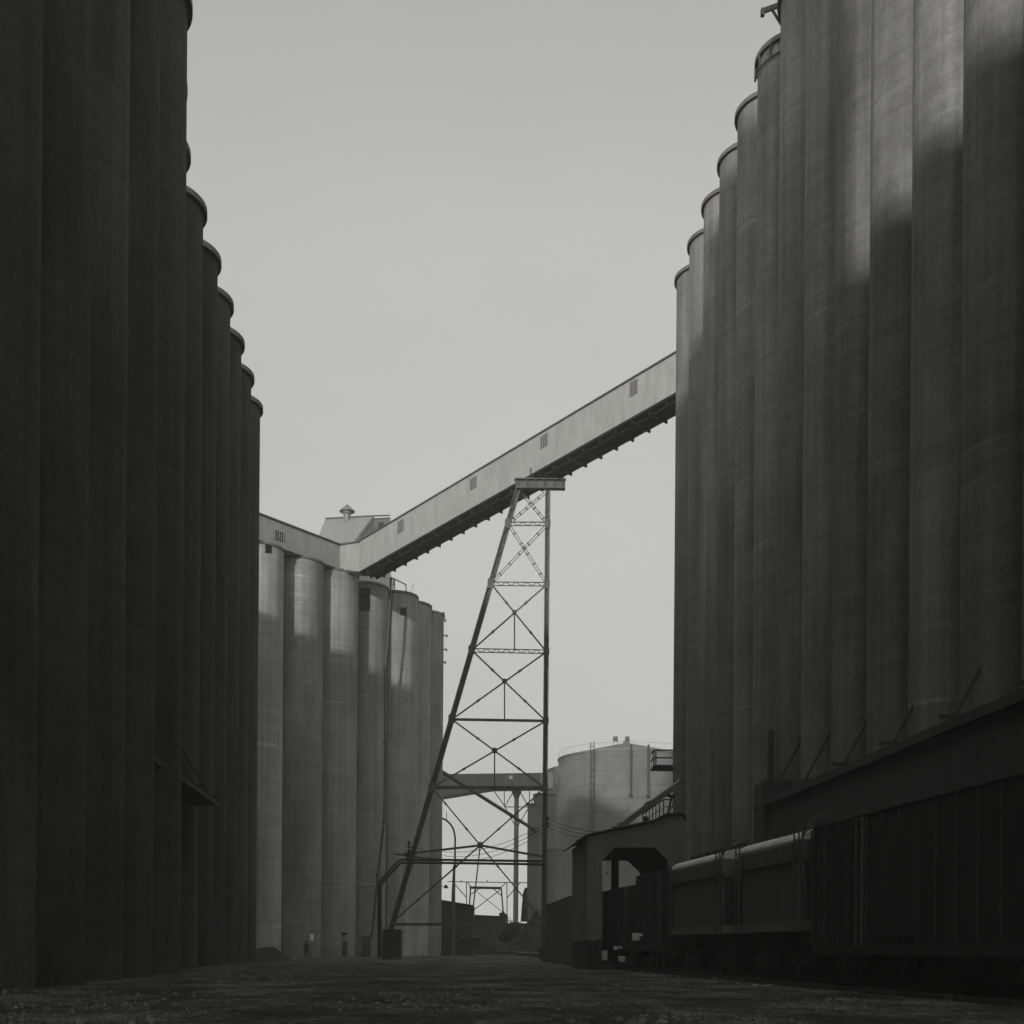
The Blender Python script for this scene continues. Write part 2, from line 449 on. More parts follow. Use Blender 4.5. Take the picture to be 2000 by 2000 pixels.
canopy(root_R, 1, 61, 16, 16.9, 18.9, 8.7, 9, .3)
mb = MB(); q = lambda la, y, z: Vector((la-.0745*y, y, z))
mb.hexa([q(17.1,61,-1), q(17.1,16,-1), q(18.6,16,-1), q(18.6,61,-1)], [q(17.1,61,8.5), q(17.1,16,8.5), q(18.6,16,8.5), q(18.6,61,8.5)])
mb.build('shed_wall', 'mid_wall', root_R)
mb = MB(); q2 = lambda e, y, z: Vector((15.3+e-.1277*y, y, z))
mb.hexa([q2(3.5,84,-.5), q2(3.5,16,-.5), q2(5.2,16,-.5), q2(5.2,84,-.5)], [q2(3.5,84,1.5), q2(3.5,16,1.5), q2(5.2,16,1.5), q2(5.2,84,1.5)])
mb.build('dark_backing', 'dark_wall', root_R)  # added dark block, stands in for shade seen beneath the wagons
canopy(root_L, -1, 67, 50, 11.2, 13.4, 9.2, 4, .22)
mb = MB(); X0 = 16.9-.0745*60.5
mb.box(X0, X0+2.2, 59.2, 61.3, 5.2, 9.6); mb.bar((X0+.6, 60.2, 9.6), (X0+.6, 60.2, 12.2), .3)
mb.build('drive_box', 'black_iron', root_R)

# annex at the end of the left row
SA = 42.0; HA = SA + HC; rA = 2.72
edges = [(554,127.7),(631.7,132.3),(699,136.3),(757,141.2),(815.5,144.6),(842,148.6),(867,152.6)]
As = []
for xe, Z in edges:
    p = at(xe, 1200, Z); ang = math.atan2(p.x, Z); X = Z*math.tan(ang)
    for _ in range(8):
        d = math.hypot(X, Z); X = Z*math.tan(ang - math.asin(rA/d))
    As.append((X, Z))
As = [(As[0][0]-2*3.6, As[0][1]-2*4.2), (As[0][0]-3.6, As[0][1]-4.2)] + As
root_A = thing('grain_elevator', (As[2][0], As[2][1], 0), 'paler concrete silo annex curving across the middle distance, sunlit strips below its rims', 'grain elevator')
Asil = build_row(root_A, As, rA, HA, .14, 'concrete_annex', .24)
mb = MB()
for a, b in zip(As[:-1], As[1:]):
    d = Vector((b[0]-a[0], b[1]-a[1], 0)).normalized(); nrm = Vector((-d.y, d.x, 0))
    A0 = Vector((a[0], a[1], 0)) + nrm*.6; B0 = Vector((b[0], b[1], 0)) + nrm*.6
    mb.hexa([A0+Vector((0,0,-1)), B0+Vector((0,0,-1)), B0+nrm*10+Vector((0,0,-1)), A0+nrm*10+Vector((0,0,-1))],
            [A0+Vector((0,0,HA-.4)), B0+Vector((0,0,HA-.4)), B0+nrm*10+Vector((0,0,HA-.4)), A0+nrm*10+Vector((0,0,HA-.4))])
mb.build('bin_block', 'concrete_annex', root_A)
def on_silo(k, px, py):
    """front surface of annex silo k on the sight line through px"""
    X, Z = As[k]; p = at(px, py, 1.0); s = p.x
    A = s*s+1; B = -2*(s*X+Z); C = X*X+Z*Z-rA*rA
    disc = max(B*B-4*A*C, 0); y = (-B-math.sqrt(disc))/(2*A)
    q = at(px, py, y); n = Vector((q.x-X, q.y-Z, 0)).normalized()
    return q, n
def wall_patch(k, x0, x1, y0, y1, name, mat, parent, out=.05, thick=.12):
    mb = MB(); n = 5; lo = []; hi = []
    front = []; back = []
    for i in range(n):
        px = x0+(x1-x0)*i/(n-1)
        a, na = on_silo(k, px, y1); b = a.copy(); b.z = on_silo(k, px, y0)[0].z
        front += [a+na*out, b+na*out]; back += [a-na*thick, b-na*thick]
    vs = front+back; m = len(front); fs = []
    for i in range(n-1):
        fs += [(2*i,2*i+2,2*i+3,2*i+1), (m+2*i,m+2*i+1,m+2*i+3,m+2*i+2), (2*i+1,2*i+3,m+2*i+3,m+2*i+1), (2*i,m+2*i,m+2*i+2,2*i+2)]
    fs += [(0,1,m+1,m), (2*n-2,m+2*n-2,m+2*n-1,2*n-1)]
    mb.add(vs, fs); return mb.build(name, mat, parent)
sA = Asil
def silo_part(k): return sA[k]
# silo k=2 is the first one seen
wall_patch(2, 518, 530, 1064, 1080, 'window', 'black_hole', sA[2])
w = wall_patch(5, 702.5, 722.5, 1148, 1193, 'louvre', 'black_hole', sA[5])
mb = MB()
for i in range(9):
    q, n = on_silo(5, 711, 1144+16.1*i); t = Vector((-n.y, n.x, 0))
    mb.tube([q-t*.22+n*.03, q-t*.16+n*.22+Vector((0,0,.05)), q+n*.28+Vector((0,0,.08)), q+t*.16+n*.22+Vector((0,0,.05)), q+t*.22+n*.03], .035, 6)
mb.build('step_iron', 'galvanised', sA[5])
w = wall_patch(6, 782, 793, 1189, 1202, 'window', 'black_hole', sA[6])
q, n = on_silo(6, 782, 1189)
mb = MB(); mb.bar(on_silo(6,779,1187)[0]+n*.15, on_silo(6,795,1189)[0]+n*.15, .12, .1); mb.bar(on_silo(6,793,1188)[0]+n*.12, on_silo(6,793,1204)[0]+n*.12, .08); mb.build('window_frame', 'dark_steel', w)
w = wall_patch(5, 705, 723, 1829, 1869, 'door', 'black_iron', sA[5])
mb = MB()
for i in range(7):
    px = 706+i*2.8; a, n = on_silo(5, px, 1866); b, _ = on_silo(5, px, 1831); mb.bar(a+n*.1, Vector((a.x, a.y, b.z))+n*.1, .03)
for yy in (1836, 1845, 1854): mb.bar(on_silo(5,706,yy)[0]+Vector((0,-.12,0)), on_silo(5,722,yy)[0]+Vector((0,-.12,0)), .035)
mb.build('door_grille', 'galvanised', w)
wall_patch(4, 669, 678, 1838, 1868, 'door', 'dark_wall', sA[4])
# small brackets up the edge of the last silo
for px, py in ((866,1197),(869,1211),(872,1241),(871,1268),(869,1293)):
    X, Z = As[8]; p = at(px, py, Z-.6); mb = MB()
    mb.bar((X+rA*.9, Z-.6, p.z), (p.x+.1, Z-.6, p.z), .1); mb.tube([(p.x+.05, Z-.6, p.z-.2), (p.x+.05, Z-.6, p.z+.12)], [.13,.06], 8)
    mb.build('insulator_bracket', 'black_iron', sA[8])
p = at(871, 1732, 150.5); mb = MB()
mb.bar((As[8][0]+rA*.9, 151.2, p.z+.12), (p.x, 150.6, p.z+.1), .07); mb.lathe([(.05,.28),(.12,.2),(.3,-.05),(.22,-.16),(0,-.22)], 14, p)
mb.build('wall_lamp', 'black_iron', sA[8])
# rain pipe wandering down the joint
path = [(764,1129,138.6),(763,1150,138.4),(758,1242,138.3),(752,1307,138.2),(752,1450,138.2),(750.5,1605,138.2),(738,1709,137.8),(731,1786,137.6),(726,1828,137.4)]
mb = MB(); mb.tube([at(*p) for p in path], .13, 8); mb.tube([at(p[0]+4.5, p[1], p[2]+.35) for p in path[:5]]+[at(755,1600,138.8), at(754,1860,138.8)], .07, 6)
for p in path[3:]: mb.lathe([(.2,-.2),(.2,.2)], 8, at(*p))
mb.build('rain_pipe', 'dark_steel', root_A)
# rooftop railing
mb = MB(); Zr = 144.2
P = [at(762,1152,141.5), at(771,1154,142.5), at(793,1157,145)]; T = [at(762,1127,141.5), at(771,1131,142.5), at(793,1142,145)]
for a, b in zip(P, T): mb.bar(a, b, .12)
for a, b in zip(T[:-1], T[1:]): mb.bar(a, b, .1)
mb.bar((T[0]+P[0])/2, (T[1]+P[1])/2, .07); mb.bar(at(764,1100,141.5), P[0], .08)
mb.build('roof_railing', 'dark_steel', root_A)
mb = MB(); mb.bar(at(803,1156,146), at(807,1140,146), .06); mb.bar(at(807,1140,146), at(809,1157,146), .04); mb.build('aerial', 'galvanised', root_A)

# rooftop gallery along the annex (part of the building it stands on)
def gallery_box(p, q, zb0, zt0, zb1, zt1, w, n, name, mat, parent):
    """long box between plan points p and q, depth w along n"""
    P = Vector((p[0], p[1], 0)); Q = Vector((q[0], q[1], 0)); n = Vector((n[0], n[1], 0)).normalized()*w
    z = lambda v, h: v+Vector((0,0,h))
    mb = MB(); mb.hexa([z(P,zb0), z(Q,zb1), z(Q+n,zb1), z(P+n,zb0)], [z(P,zt0), z(Q,zt1), z(Q+n,zt1), z(P+n,zt0)])
    return mb.build(name, mat, parent)
g0 = at(430, 1020, 120.5); g1 = at(664, 1068, 134.0); g2 = at(702, 1062, 133.0)
zt = 45.9
rg = gallery_box((g0.x, g0.y), (g1.x, g1.y), HA-.03, zt, HA-.03, zt, 3.0, (-.68,.73), 'rooftop_gallery', 'white_siding', root_A)
corner = MB()
z3 = Vector((0,0,1))
c1 = Vector((g1.x+.003, g1.y, 0)); c2 = Vector((g2.x, g2.y, 0)); c3 = c2+Vector((1.6,1.6,0)); c4 = c1+Vector((-2.0,2.2,0))
corner.hexa([v+z3*(41.4+HC) for v in ()] or [c1+z3*(HA-.06), c2+z3*(41.4+HC), c3+z3*(41.4+HC), c4+z3*(HA-.06)], [v+z3*(zt+.004) for v in (c1,c2,c3,c4)])
corner.build('corner_bay', 'white_siding', root_A)
mb = MB(); mb.bar(Vector((g0.x,g0.y,zt+.08)), Vector((g1.x,g1.y,zt+.08)), .34, .14); mb.bar(Vector((g1.x,g1.y,zt+.08)), Vector((g2.x,g2.y,zt+.08)), .34, .14)
mb.build('roof_trim', 'dark_steel', rg)
dg = (Vector((g1.x,g1.y,0))-Vector((g0.x,g0.y,0))).normalized(); ng = Vector((dg.y,-dg.x,0))
def on_line(a, d, px, py):
    s = at(px, py, 1.0).x; t = (s*a.y-a.x)/(d.x-s*d.y); q = a+d*t
    return at(px, py, q.y)
ws = []
a = on_line(Vector((g0.x,g0.y,0)), dg, 536, 1050); b = on_line(Vector((g0.x,g0.y,0)), dg, 553, 1053)
wb = MB(); wb.hexa([Vector((a.x,a.y,43.95))-ng*.02, Vector((b.x,b.y,43.95))-ng*.02, Vector((b.x,b.y,43.95))+ng*.05, Vector((a.x,a.y,43.95))+ng*.05],
                   [Vector((a.x,a.y,44.95))-ng*.02, Vector((b.x,b.y,44.95))-ng*.02, Vector((b.x,b.y,44.95))+ng*.05, Vector((a.x,a.y,44.95))+ng*.05])
wo = wb.build('window', 'window_dark', rg)
mb = MB()
for i in range(5):
    p = Vector((a.x,a.y,0)).lerp(Vector((b.x,b.y,0)), i/4)+ng*.08; mb.bar(p+z3*43.95, p+z3*44.95, .045)
mb.build('mullion', 'galvanised', wo)

# gabled roof house behind the gallery
root_H = thing('roof_house', at(690, 1075, 146), 'pale gabled house on top of the annex, with a round ventilator on its ridge', 'roof house')
root_H.location.z = HA
A_=at(636,1013,150); B_=at(728,1008,147); C_=at(672,1085,142.5); D_=at(606,1085,147)
E_=at(760,1006,149); bz = HA-.02
mb = MB(); th = Vector((.0,.3,-.25))
mb.hexa([D_,C_,B_,A_], [v+Vector((.2,.35,-.05)) for v in (D_,C_,B_,A_)]); mb.build('roof', 'roof_siding', root_H)
mb = MB(); dn = lambda v: Vector((v.x, v.y, bz))
o_ = Vector((.12,.4,-.12))
w0 = [C_+o_, B_+o_, E_+o_]; w1 = [dn(C_+o_), dn(B_+o_), dn(E_+o_)]
mb.add([w0[0],w0[1],w1[1],w1[0]], [(3,2,1,0)]); mb.add([w0[1],w0[2],w1[2],w1[1]], [(3,2,1,0)])
bk = Vector((-2.5,5,0))
mb.add([w0[2],w0[2]+bk,w1[2]+bk,w1[2]], [(3,2,1,0)]); mb.add([w0[1],A_+o_,w0[2]+bk,w0[2]], [(0,1,2,3)]) 
mb.add([A_+o_, dn(A_+o_), dn(w0[2]+bk), w0[2]+bk], [(0,1,2,3)])
hw = mb.build('wall', 'roof_siding', root_H)
mb = MB(); mb.bar(B_+Vector((0,0,.03)), E_+Vector((0,.2,.03)), .3, .1); mb.bar(A_, B_, .3, .14); mb.build('ridge_trim', 'dark_steel', root_H)
a = at(739,1021,146.6); b = at(750,1033,146.6); mb = MB(); mb.box(a.x, b.x, 146.4, 148.2, b.z, a.z); mb.build('window', 'window_dark', hw)
V_ = at(678, 1011, 148.3); mb = MB(); mb.lathe([(.42,-.6),(.42,.35),(.62,.55),(.62,.75),(0,.75)], 20, V_); mb.lathe([(.95,.72),(.95,.8),(.35,1.35),(.06,1.6),(0,1.75)], 20, V_); mb.lathe([(0,.71),(.95,.72)],20,V_); mb.build('ventilator', 'galvanised', root_H)

# small notices on the annex wall
for (k, x0, x1, y0, y1, lab, mt) in ((3,605,611.5,1824,1837,'small white notice fixed low on a silo wall, nearest the standing figure','white_paint'),
                                  (4,671,677,1828,1837,'small grey notice under a little hood, above the narrow dark door','galvanised')):
    o = wall_patch(k, x0, x1, y0, y1, 'notice_board', mt, None, out=.07); tag(o, lab, 'notice')
    if k == 4:
        q, n = on_silo(4, 674, 1825); mb = MB(); mb.box(q.x-.3, q.x+.3, q.y-.4, q.y-.02, q.z-.05, q.z+.2); mb.build('hood', 'black_iron', o)

# ------------------------------------------------------------------ inclined conveyor gallery
G0 = Vector((g2.x+.004, g2.y, 41.4+HC)); Gx = at(1318, 767, 101); 
dirp = Vector((Gx.x-G0.x, Gx.y-G0.y, Gx.z-G0.z))
G1 = G0 + dirp*((15.9-G0.x)/dirp.x)
TH = 3.28; WW = 2.35
root_G = thing('conveyor_gallery', (G0.x, G0.y, G0.z), 'long pale enclosed conveyor gallery sloping up from the annex to the right elevator', 'conveyor gallery')
dpl = Vector((dirp.x, dirp.y, 0)).normalized(); nb = Vector((-dpl.y, dpl.x, 0))
if nb.y < 0: nb = -nb
mb = MB(); mb.hexa([G0, G1, G1+nb*WW, G0+nb*WW], [G0+z3*TH, G1+z3*TH, G1+nb*WW+z3*TH, G0+nb*WW+z3*TH])
# panels are separate so that the ribs run upright
gb = mb.build('housing', 'white_siding', root_G)
mb = MB(); mb.hexa([G0+z3*(TH+.01)-nb*.14, G1+z3*(TH+.01)-nb*.14, G1+nb*(WW+.14)+z3*(TH+.01), G0+nb*(WW+.14)+z3*(TH+.01)],
                   [G0+z3*(TH+.13)-nb*.14, G1+z3*(TH+.13)-nb*.14, G1+nb*(WW+.14)+z3*(TH+.13), G0+nb*(WW+.14)+z3*(TH+.13)])
mb.build('roof', 'dark_steel', root_G)
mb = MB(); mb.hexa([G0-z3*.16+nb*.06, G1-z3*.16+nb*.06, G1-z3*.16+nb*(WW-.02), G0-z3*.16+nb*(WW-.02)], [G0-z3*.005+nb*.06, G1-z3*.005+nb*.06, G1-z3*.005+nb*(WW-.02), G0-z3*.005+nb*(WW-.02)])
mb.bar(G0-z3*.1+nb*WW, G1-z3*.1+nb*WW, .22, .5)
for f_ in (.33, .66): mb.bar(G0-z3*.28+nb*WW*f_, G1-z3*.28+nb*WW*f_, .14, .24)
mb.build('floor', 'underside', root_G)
n_j = 25
j0 = None
for i in range(n_j):
    t = (i+.6)/n_j; p = G0.lerp(G1, t)
    if j0 is None:
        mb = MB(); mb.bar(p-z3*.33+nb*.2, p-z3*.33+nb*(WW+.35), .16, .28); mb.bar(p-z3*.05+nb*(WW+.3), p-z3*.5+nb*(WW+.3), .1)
        j0 = mb.build('joist', 'underside', root_G); pj = p
    else: cp(j0, root_G, p-pj)
def gwin(px, py, wpx, hpx):
    t = 0
    s0 = on_line(Vector((G0.x,G0.y,0)), dpl, px-wpx/2, py); s1 = on_line(Vector((G0.x,G0.y,0)), dpl, px+wpx/2, py)
    slope = dirp.z/math.hypot(dirp.x, dirp.y)
    hh = hpx/F*s0.y
    mb = MB()
    mid = (s0.z+s1.z)/2
    L_ = math.hypot(s1.x-s0.x, s1.y-s0.y)
    a0 = Vector((s0.x,s0.y,mid-hh/2-slope*L_/2)); b0 = Vector((s1.x,s1.y,mid-hh/2+slope*L_/2))
    mb.hexa([a0+nb*.05, b0+nb*.05, b0-nb*.04, a0-nb*.04], [v+z3*hh for v in (a0+nb*.05, b0+nb*.05, b0-nb*.04, a0-nb*.04)])
    w = mb.build('window', 'window_grey', root_G)
    mb = MB()
    for f_ in (0, .33, .66, 1): mb.bar(a0.lerp(b0, f_)-nb*.06, a0.lerp(b0, f_)-nb*.06+z3*hh, .05)
    mb.bar(a0-nb*.06, b0-nb*.06, .05); mb.build('window_frame', 'galvanised', w)
for g in ((783,1027,11,21), (925,943,12,21), (1063,861,13,23), (1238,757,14,27)): gwin(*g)

# ------------------------------------------------------------------ trestle tower
TY = 113.6
root_T = thing('trestle_tower', (at(900,1860,TY).x, TY, .6), 'tall riveted steel trestle with one raking leg, standing under the sloping gallery', 'trestle tower')
Tm = 'rust_steel'
def leg(p, q, w):
    mb = MB(); a = at(*p, TY); b = at(*q, TY)
    d = (b-a).normalized(); s = d.cross(Vector((0,1,0))).normalized()*(w/2-.03)
    mb.bar(a+s, b+s, .07, .42, Vector((0,1,0))); mb.bar(a-s, b-s, .07, .42, Vector((0,1,0)))
    mb.bar(a+Vector((0,.12,0)), b+Vector((0,.12,0)), w-.16, .05, Vector((0,1,0)))
    L_ = (b-a).length; n = int(L_/1.1)
    for i in range(n):
        c0 = a.lerp(b, i/n); c1 = a.lerp(b, (i+1)/n); sg = 1 if i % 2 else -1
        mb.bar(c0+s*sg+Vector((0,-.19,0)), c1-s*sg+Vector((0,-.19,0)), .07, .03, Vector((0,1,0)))
    return mb.build('leg', Tm, root_T)
leg((1012,955), (764,1815), .50); leg((1070,955), (1061.5,1868), .46)
LN = [(996,1023),(962,1140),(926.5,1270),(887,1405),(851,1538),(800,1680)]
RN = [(1062.5,1023),(1061.5,1141),(1061,1273),(1058.5,1408),(1059,1539),(1057,1674)]
def on_left_leg(y): return 1012+(764-1012)*(y-955)/(1815-955)
def on_right_leg(y): return 1070+(1061.5-1070)*(y-955)/(1868-955)
Ln = [(on_left_leg(y), y) for _, y in LN]; Rn = [(on_right_leg(y), y) for _, y in RN]
# struts
for i in range(5):
    a = at(*Ln[i], TY); b = at(*Rn[i], TY); mb = MB()
    if i < 3:
        e = Vector((0,0,.17)); mb.bar(a+e, b+e, .1, .07); mb.bar(a-e, b-e, .1, .07)
        n = max(6, int((b-a).length/.45))
        for k in range(n): mb.bar(a.lerp(b, k/n)+e*(1 if k % 2 else -1), a.lerp(b, (k+1)/n)-e*(1 if k % 2 else -1), .05, .06)
    else: mb.bar(a, b, .22, .3 if i == 4 else .22)
    mb.build('strut', Tm, root_T)
def brace(p, q, w=.13, off=0.0, dbl=False, dots=True):
    a = at(*p, TY)+Vector((0,off,0)); b = at(*q, TY)+Vector((0,off,0)); mb = MB()
    if dbl:
        d = (b-a).normalized(); s = d.cross(Vector((0,1,0))).normalized()*.11
        mb.bar(a+s, b+s, .05, .08, Vector((0,1,0))); mb.bar(a-s, b-s, .05, .08, Vector((0,1,0)))
        n = 6
        for k in range(1, n): c = a.lerp(b, k/n); mb.bar(c+s*1.6, c-s*1.6, .12, .1)
    else:
        mb.bar(a, b, w, w)
        if dots:
            for k in (.28, .72): c = a.lerp(b, k); d = (b-a).normalized()*.14; mb.bar(c-d, c+d, w*1.9, w*1.5)
    mb.build('brace', Tm, root_T)
def gusset(p, w, h):
    c = at(*p, TY); mb = MB(); mb.hexa([c+Vector((-w/2,-.24,-h*.3)), c+Vector((-w*.3,-.24,-h/2)), c+Vector((w*.3,-.24,-h/2)), c+Vector((w/2,-.24,-h*.3)), c+Vector((w/2,-.24,h*.3)), c+Vector((w*.3,-.24,h/2)), c+Vector((-w*.3,-.24,h/2)), c+Vector((-w/2,-.24,h*.3))],
        [v+Vector((0,.06,0)) for v in [c+Vector((-w/2,-.24,-h*.3)), c+Vector((-w*.3,-.24,-h/2)), c+Vector((w*.3,-.24,-h/2)), c+Vector((w/2,-.24,-h*.3)), c+Vector((w/2,-.24,h*.3)), c+Vector((w*.3,-.24,h/2)), c+Vector((-w*.3,-.24,h/2)), c+Vector((-w/2,-.24,h*.3))]])
    mb.build('gusset_plate', Tm, root_T)
brace((1018,962), Rn[0], dbl=True); brace(Ln[0], (1064,962), off=.1, dbl=True)
for i in range(4):
    brace(Ln[i], Rn[i+1], off=-.06, dbl=(i == 0)); brace(Rn[i], Ln[i+1], off=.08, dbl=(i == 0))
    def isect(p1, p2, p3, p4):
        x1,y1=p1; x2,y2=p2; x3,y3=p3; x4,y4=p4
        d=(x1-x2)*(y3-y4)-(y1-y2)*(x3-x4)
        return (((x1*y2-y1*x2)*(x3-x4)-(x1-x2)*(x3*y4-y3*x4))/d, ((x1*y2-y1*x2)*(y3-y4)-(y1-y2)*(x3*y4-y3*x4))/d)
    c = isect(Ln[i], Rn[i+1], Rn[i], Ln[i+1])
    gusset(c, .34+.06*i, .34+.06*i)
    if i > 0: brace(c, (c[0], (Ln[i+1][1]+Rn[i+1][1])/2), .12, dots=False)
Pc = (938, 1651)
brace(Ln[4], Pc, .12); brace(Rn[4], Pc, .12)
brace((785,1669), Pc, .2, dots=False); brace(Pc, (1060,1673), .2, dots=False)
brace(Pc, (768,1800), .14); brace(Pc, (1062,1800), .12); brace(Pc, (921,1800), .12, dots=False)
gusset(Pc, .55, .6)
for k in range(5): gusset(Ln[k], .62, .95); gusset(Rn[k], .55, .9)
mb = MB(); mb.bar(at(768,1805,TY), at(1062,1806,TY), .2, .26); mb.build('strut', Tm, root_T)
mb = MB(); mb.bar(at(770,1668,TY-.2), at(864,1681,TY-.2), .16); mb.build('brace', Tm, root_T)
mb = MB(); a = at(1006,936,TY); b = at(1104,938,TY)
mb.box(a.x, b.x, TY-.35, TY+.35, a.z-.92, a.z-.82); mb.box(a.x-.05, b.x+.05, TY-.4, TY+.4, a.z-.1, a.z)
mb.box(a.x+.05, b.x-.02, TY-.1, TY+.1, a.z-.82, a.z-.1)
for k in range(6): x = a.x+.2+(b.x-a.x-.4)*k/5; mb.box(x-.03, x+.03, TY-.33, TY+.33, a.z-.82, a.z-.1)
mb.build('cap_beam', Tm, root_T)
for px in (1040, 1060, 1085, 1096):
    p = at(px, 930, TY); mb = MB(); mb.box(p.x-.22, p.x+.22, TY-.2, TY+1.0, a.z+.003, a.z+ (1.0 if px < 1080 else .72)); mb.build('bearing_block', 'underside', root_T)
mb = MB(); p0 = at(749,1815,TY); p1 = at(784,1868,TY); mb.box(p0.x, p1.x, TY-.9, TY+.9, -.2, p0.z); mb.build('footing', 'dark_wall', root_T, bevel=.05)
mb = MB(); p0 = at(1052,1850,TY); p1 = at(1071,1868,TY); mb.box(p0.x, p1.x, TY-.6, TY+.6, .2, p0.z); mb.build('footing', 'dark_wall', root_T, bevel=.05)
mb = MB()
for yy in (1646, 1653, 1661): 
    p = at(799, yy, TY-.3); mb.lathe([(.04,-.16),(.16,-.1),(.16,.02),(.07,.1),(.07,.18)], 10, p); 
p = at(800,1655,TY-.3); q = at(812,1655,TY-.1); mb.bar(p, q, .1); mb.bar(at(799,1642,TY-.3), at(800,1670,TY-.3), .09)
mb.box(p.x-.3, p.x+.1, TY-.5, TY-.1, p.z-1.1, p.z-.45)
mb.build('insulator', 'black_iron', root_T)
mb = MB()
for yy in (1598, 1606, 1613): p = at(1070, yy, TY-.3); mb.lathe([(.04,-.14),(.14,-.1),(.14,.04),(.05,.12)], 10, p)
mb.bar(at(1068,1594,TY-.3), at(1068,1617,TY-.3), .12); mb.build('insulator', 'black_iron', root_T)

# twin pipes on their way to the tower
for k, (off, lab) in enumerate(((0, 'upper of two parallel steam pipes crossing from the annex foot to the trestle leg'), (1, 'lower of two parallel steam pipes crossing from the annex foot to the trestle leg'))):
    yp = TY-1.2; o = off*6.2
    pts = [at(1062,1682+o,yp), at(868,1679.5+o*.95,yp), at(785+o*.3,1679+o*.95,yp), at(778+o*.5,1681+o*.9,yp), at(742+o*.7,1721+o*.5,yp), at(739+o*.7,1726+o*.4,yp), at(739.5+o*.7,1869,yp)]
    mb = MB(); mb.tube(pts, .115, 10)
    tag(mb.build('steam_pipe', 'black_iron'), lab, 'pipe', 'twin pipes beside the trestle')
# overhead wires
def wire(p, q, sag, lab, grp):
    mb = MB(); pts = []
    for i in range(17):
        t = i/16; v = Vector(p).lerp(Vector(q), t); v.z -= sag*4*t*(1-t); pts.append(v)
    mb.tube(pts, .028, 5); o = mb.build('overhead_wire', 'black_iron'); tag(o, lab, 'wire', grp)
names = ('topmost', 'middle', 'lowest')
for i in range(3):
    wire(at(1070,1598+8*i,TY-.3), at(1190-18*i, 1627+4*i, 76.5), .28, f'{names[i]} of three wires running from the trestle leg to the loading shed', 'wires to the loading shed')
    wire(at(1061,1611+7*i,TY+.1), at(866,1663+8*i,150.3), .9+.12*i, f'{names[i]} of three wires sagging left from the trestle leg to the annex', 'wires to the annex')
    wire(at(800,1646+7*i,TY-.3), at(864,1660+9*i,150.3), .6, f'{names[i]} of three short wires between raking leg insulators and annex edge', 'short wires by the raking leg')

# ------------------------------------------------------------------ far things seen through the trestle
def px_prism(pts, y0, depth, name, mat, parent=None, shift=Vector((0,0,0))):
    mb = MB(); a = [at(x, y, y0) for x, y in pts]; b = [v+Vector((0,depth,0))+shift for v in a]
    mb.hexa(b, a); return mb.build(name, mat, parent)
# steel tanks
def tank(px, ytop, yapex, Y, r, lab, detail):
    c = at(px, ytop, Y); H = c.z
    root = thing('storage_tank', (c.x, Y, .8), lab, 'tank')
    mb = MB(); mb.lathe([(r, -1), (r, H)], 96, (c.x, Y, 0)); mb.build('shell', 'tank_steel', root)
    ap = at(px, yapex, Y).z
    mb = MB(); mb.lathe([(r+.12, H-.1), (r+.12, H+.08), (.5, ap), (0, ap)], 72, (c.x, Y, 0)); mb.lathe([(.5,ap),(.5,ap+.35),(0,ap+.4)], 16, (c.x,Y,0)); mb.build('roof', 'roof_siding', root)
    if detail:
        def surf(px_):
            s = at(px_, 1500, 1.0).x; A = s*s+1; B = -2*(s*c.x+Y); C = c.x**2+Y*Y-r*r; y = (-B-math.sqrt(max(B*B-4*A*C,0)))/(2*A); return Vector((s*y, y, 0)), Vector((s*y-c.x, y-Y, 0)).normalized()
        q, n = surf(1159); t = Vector((-n.y, n.x, 0)); mb = MB()
        for sgn in (-1, 1): mb.bar(q+n*.35+t*.3*sgn+z3*2, q+n*.35+t*.3*sgn+z3*(H+1.3), .09)
        z = 2.2
        while z < H+1: mb.bar(q+n*.35-t*.3+z3*z, q+n*.35+t*.3+z3*z, .05); z += .45
        z = 4
        while z < H+1.4:
            pts = [q+n*(.35+.55*math.sin(R(a)))+t*.42*math.cos(R(a))+z3*z for a in range(0, 181, 30)]; mb.tube(pts, .035, 4); z += 1.1
        mb.build('caged_ladder', 'dark_steel', root)
        for xx, y0, y1 in ((1232, 1455, 1552), (1265, 1455, 1553)):
            q, n = surf(xx); zt_ = at(xx, y0, q.y).z; zb = at(xx, y1, q.y).z
            mb = MB(); mb.tube([q+n*.3+z3*zb, q+n*.3+z3*zt_], .16, 8); mb.tube([q+n*.3+z3*(zb-.3), q+n*.3+z3*zb], .28, 8); mb.build('vent_pipe', 'dark_steel', root)
        q, n = surf(1204); mb = MB(); mb.box(q.x-.9, q.x+1.1, q.y+.5, q.y+1.5, H-.2, H+.6); mb.build('hatch', 'galvanised', root)
        mb = MB(); z = H+1.1
        ring = [(c.x+(r+.05)*math.cos(R(a)), Y+(r+.05)*math.sin(R(a))) for a in range(180, 361, 9)]
        mb.tube([(x,y,z) for x,y in ring], .016, 4, False)
        for x, y in ring: mb.bar((x,y,H), (x,y,z), .025)
        for xx, yy in ((1202,1440),(1225,1440)):
            p = at(xx, yy, Y-3); mb.box(p.x-.35, p.x+.35, Y-3.3, Y-2.9, p.z-.6, p.z+.1); mb.bar((p.x-.3,Y-3.1,ap-.8),(p.x-.3,Y-3.1,p.z),.06); mb.bar((p.x+.3,Y-3.1,ap-.8),(p.x+.3,Y-3.1,p.z),.06)
        mb.build('roof_railing', 'galvanised', root)
tank(1223, 1485, 1452, 190, 10.7, 'big round welded steel tank with cone roof and caged ladder, behind the loading shed', True)
tank(1185, 1507, 1492, 218, 10.7, 'second steel tank, half hidden behind the bigger one beside the trestle leg', False)
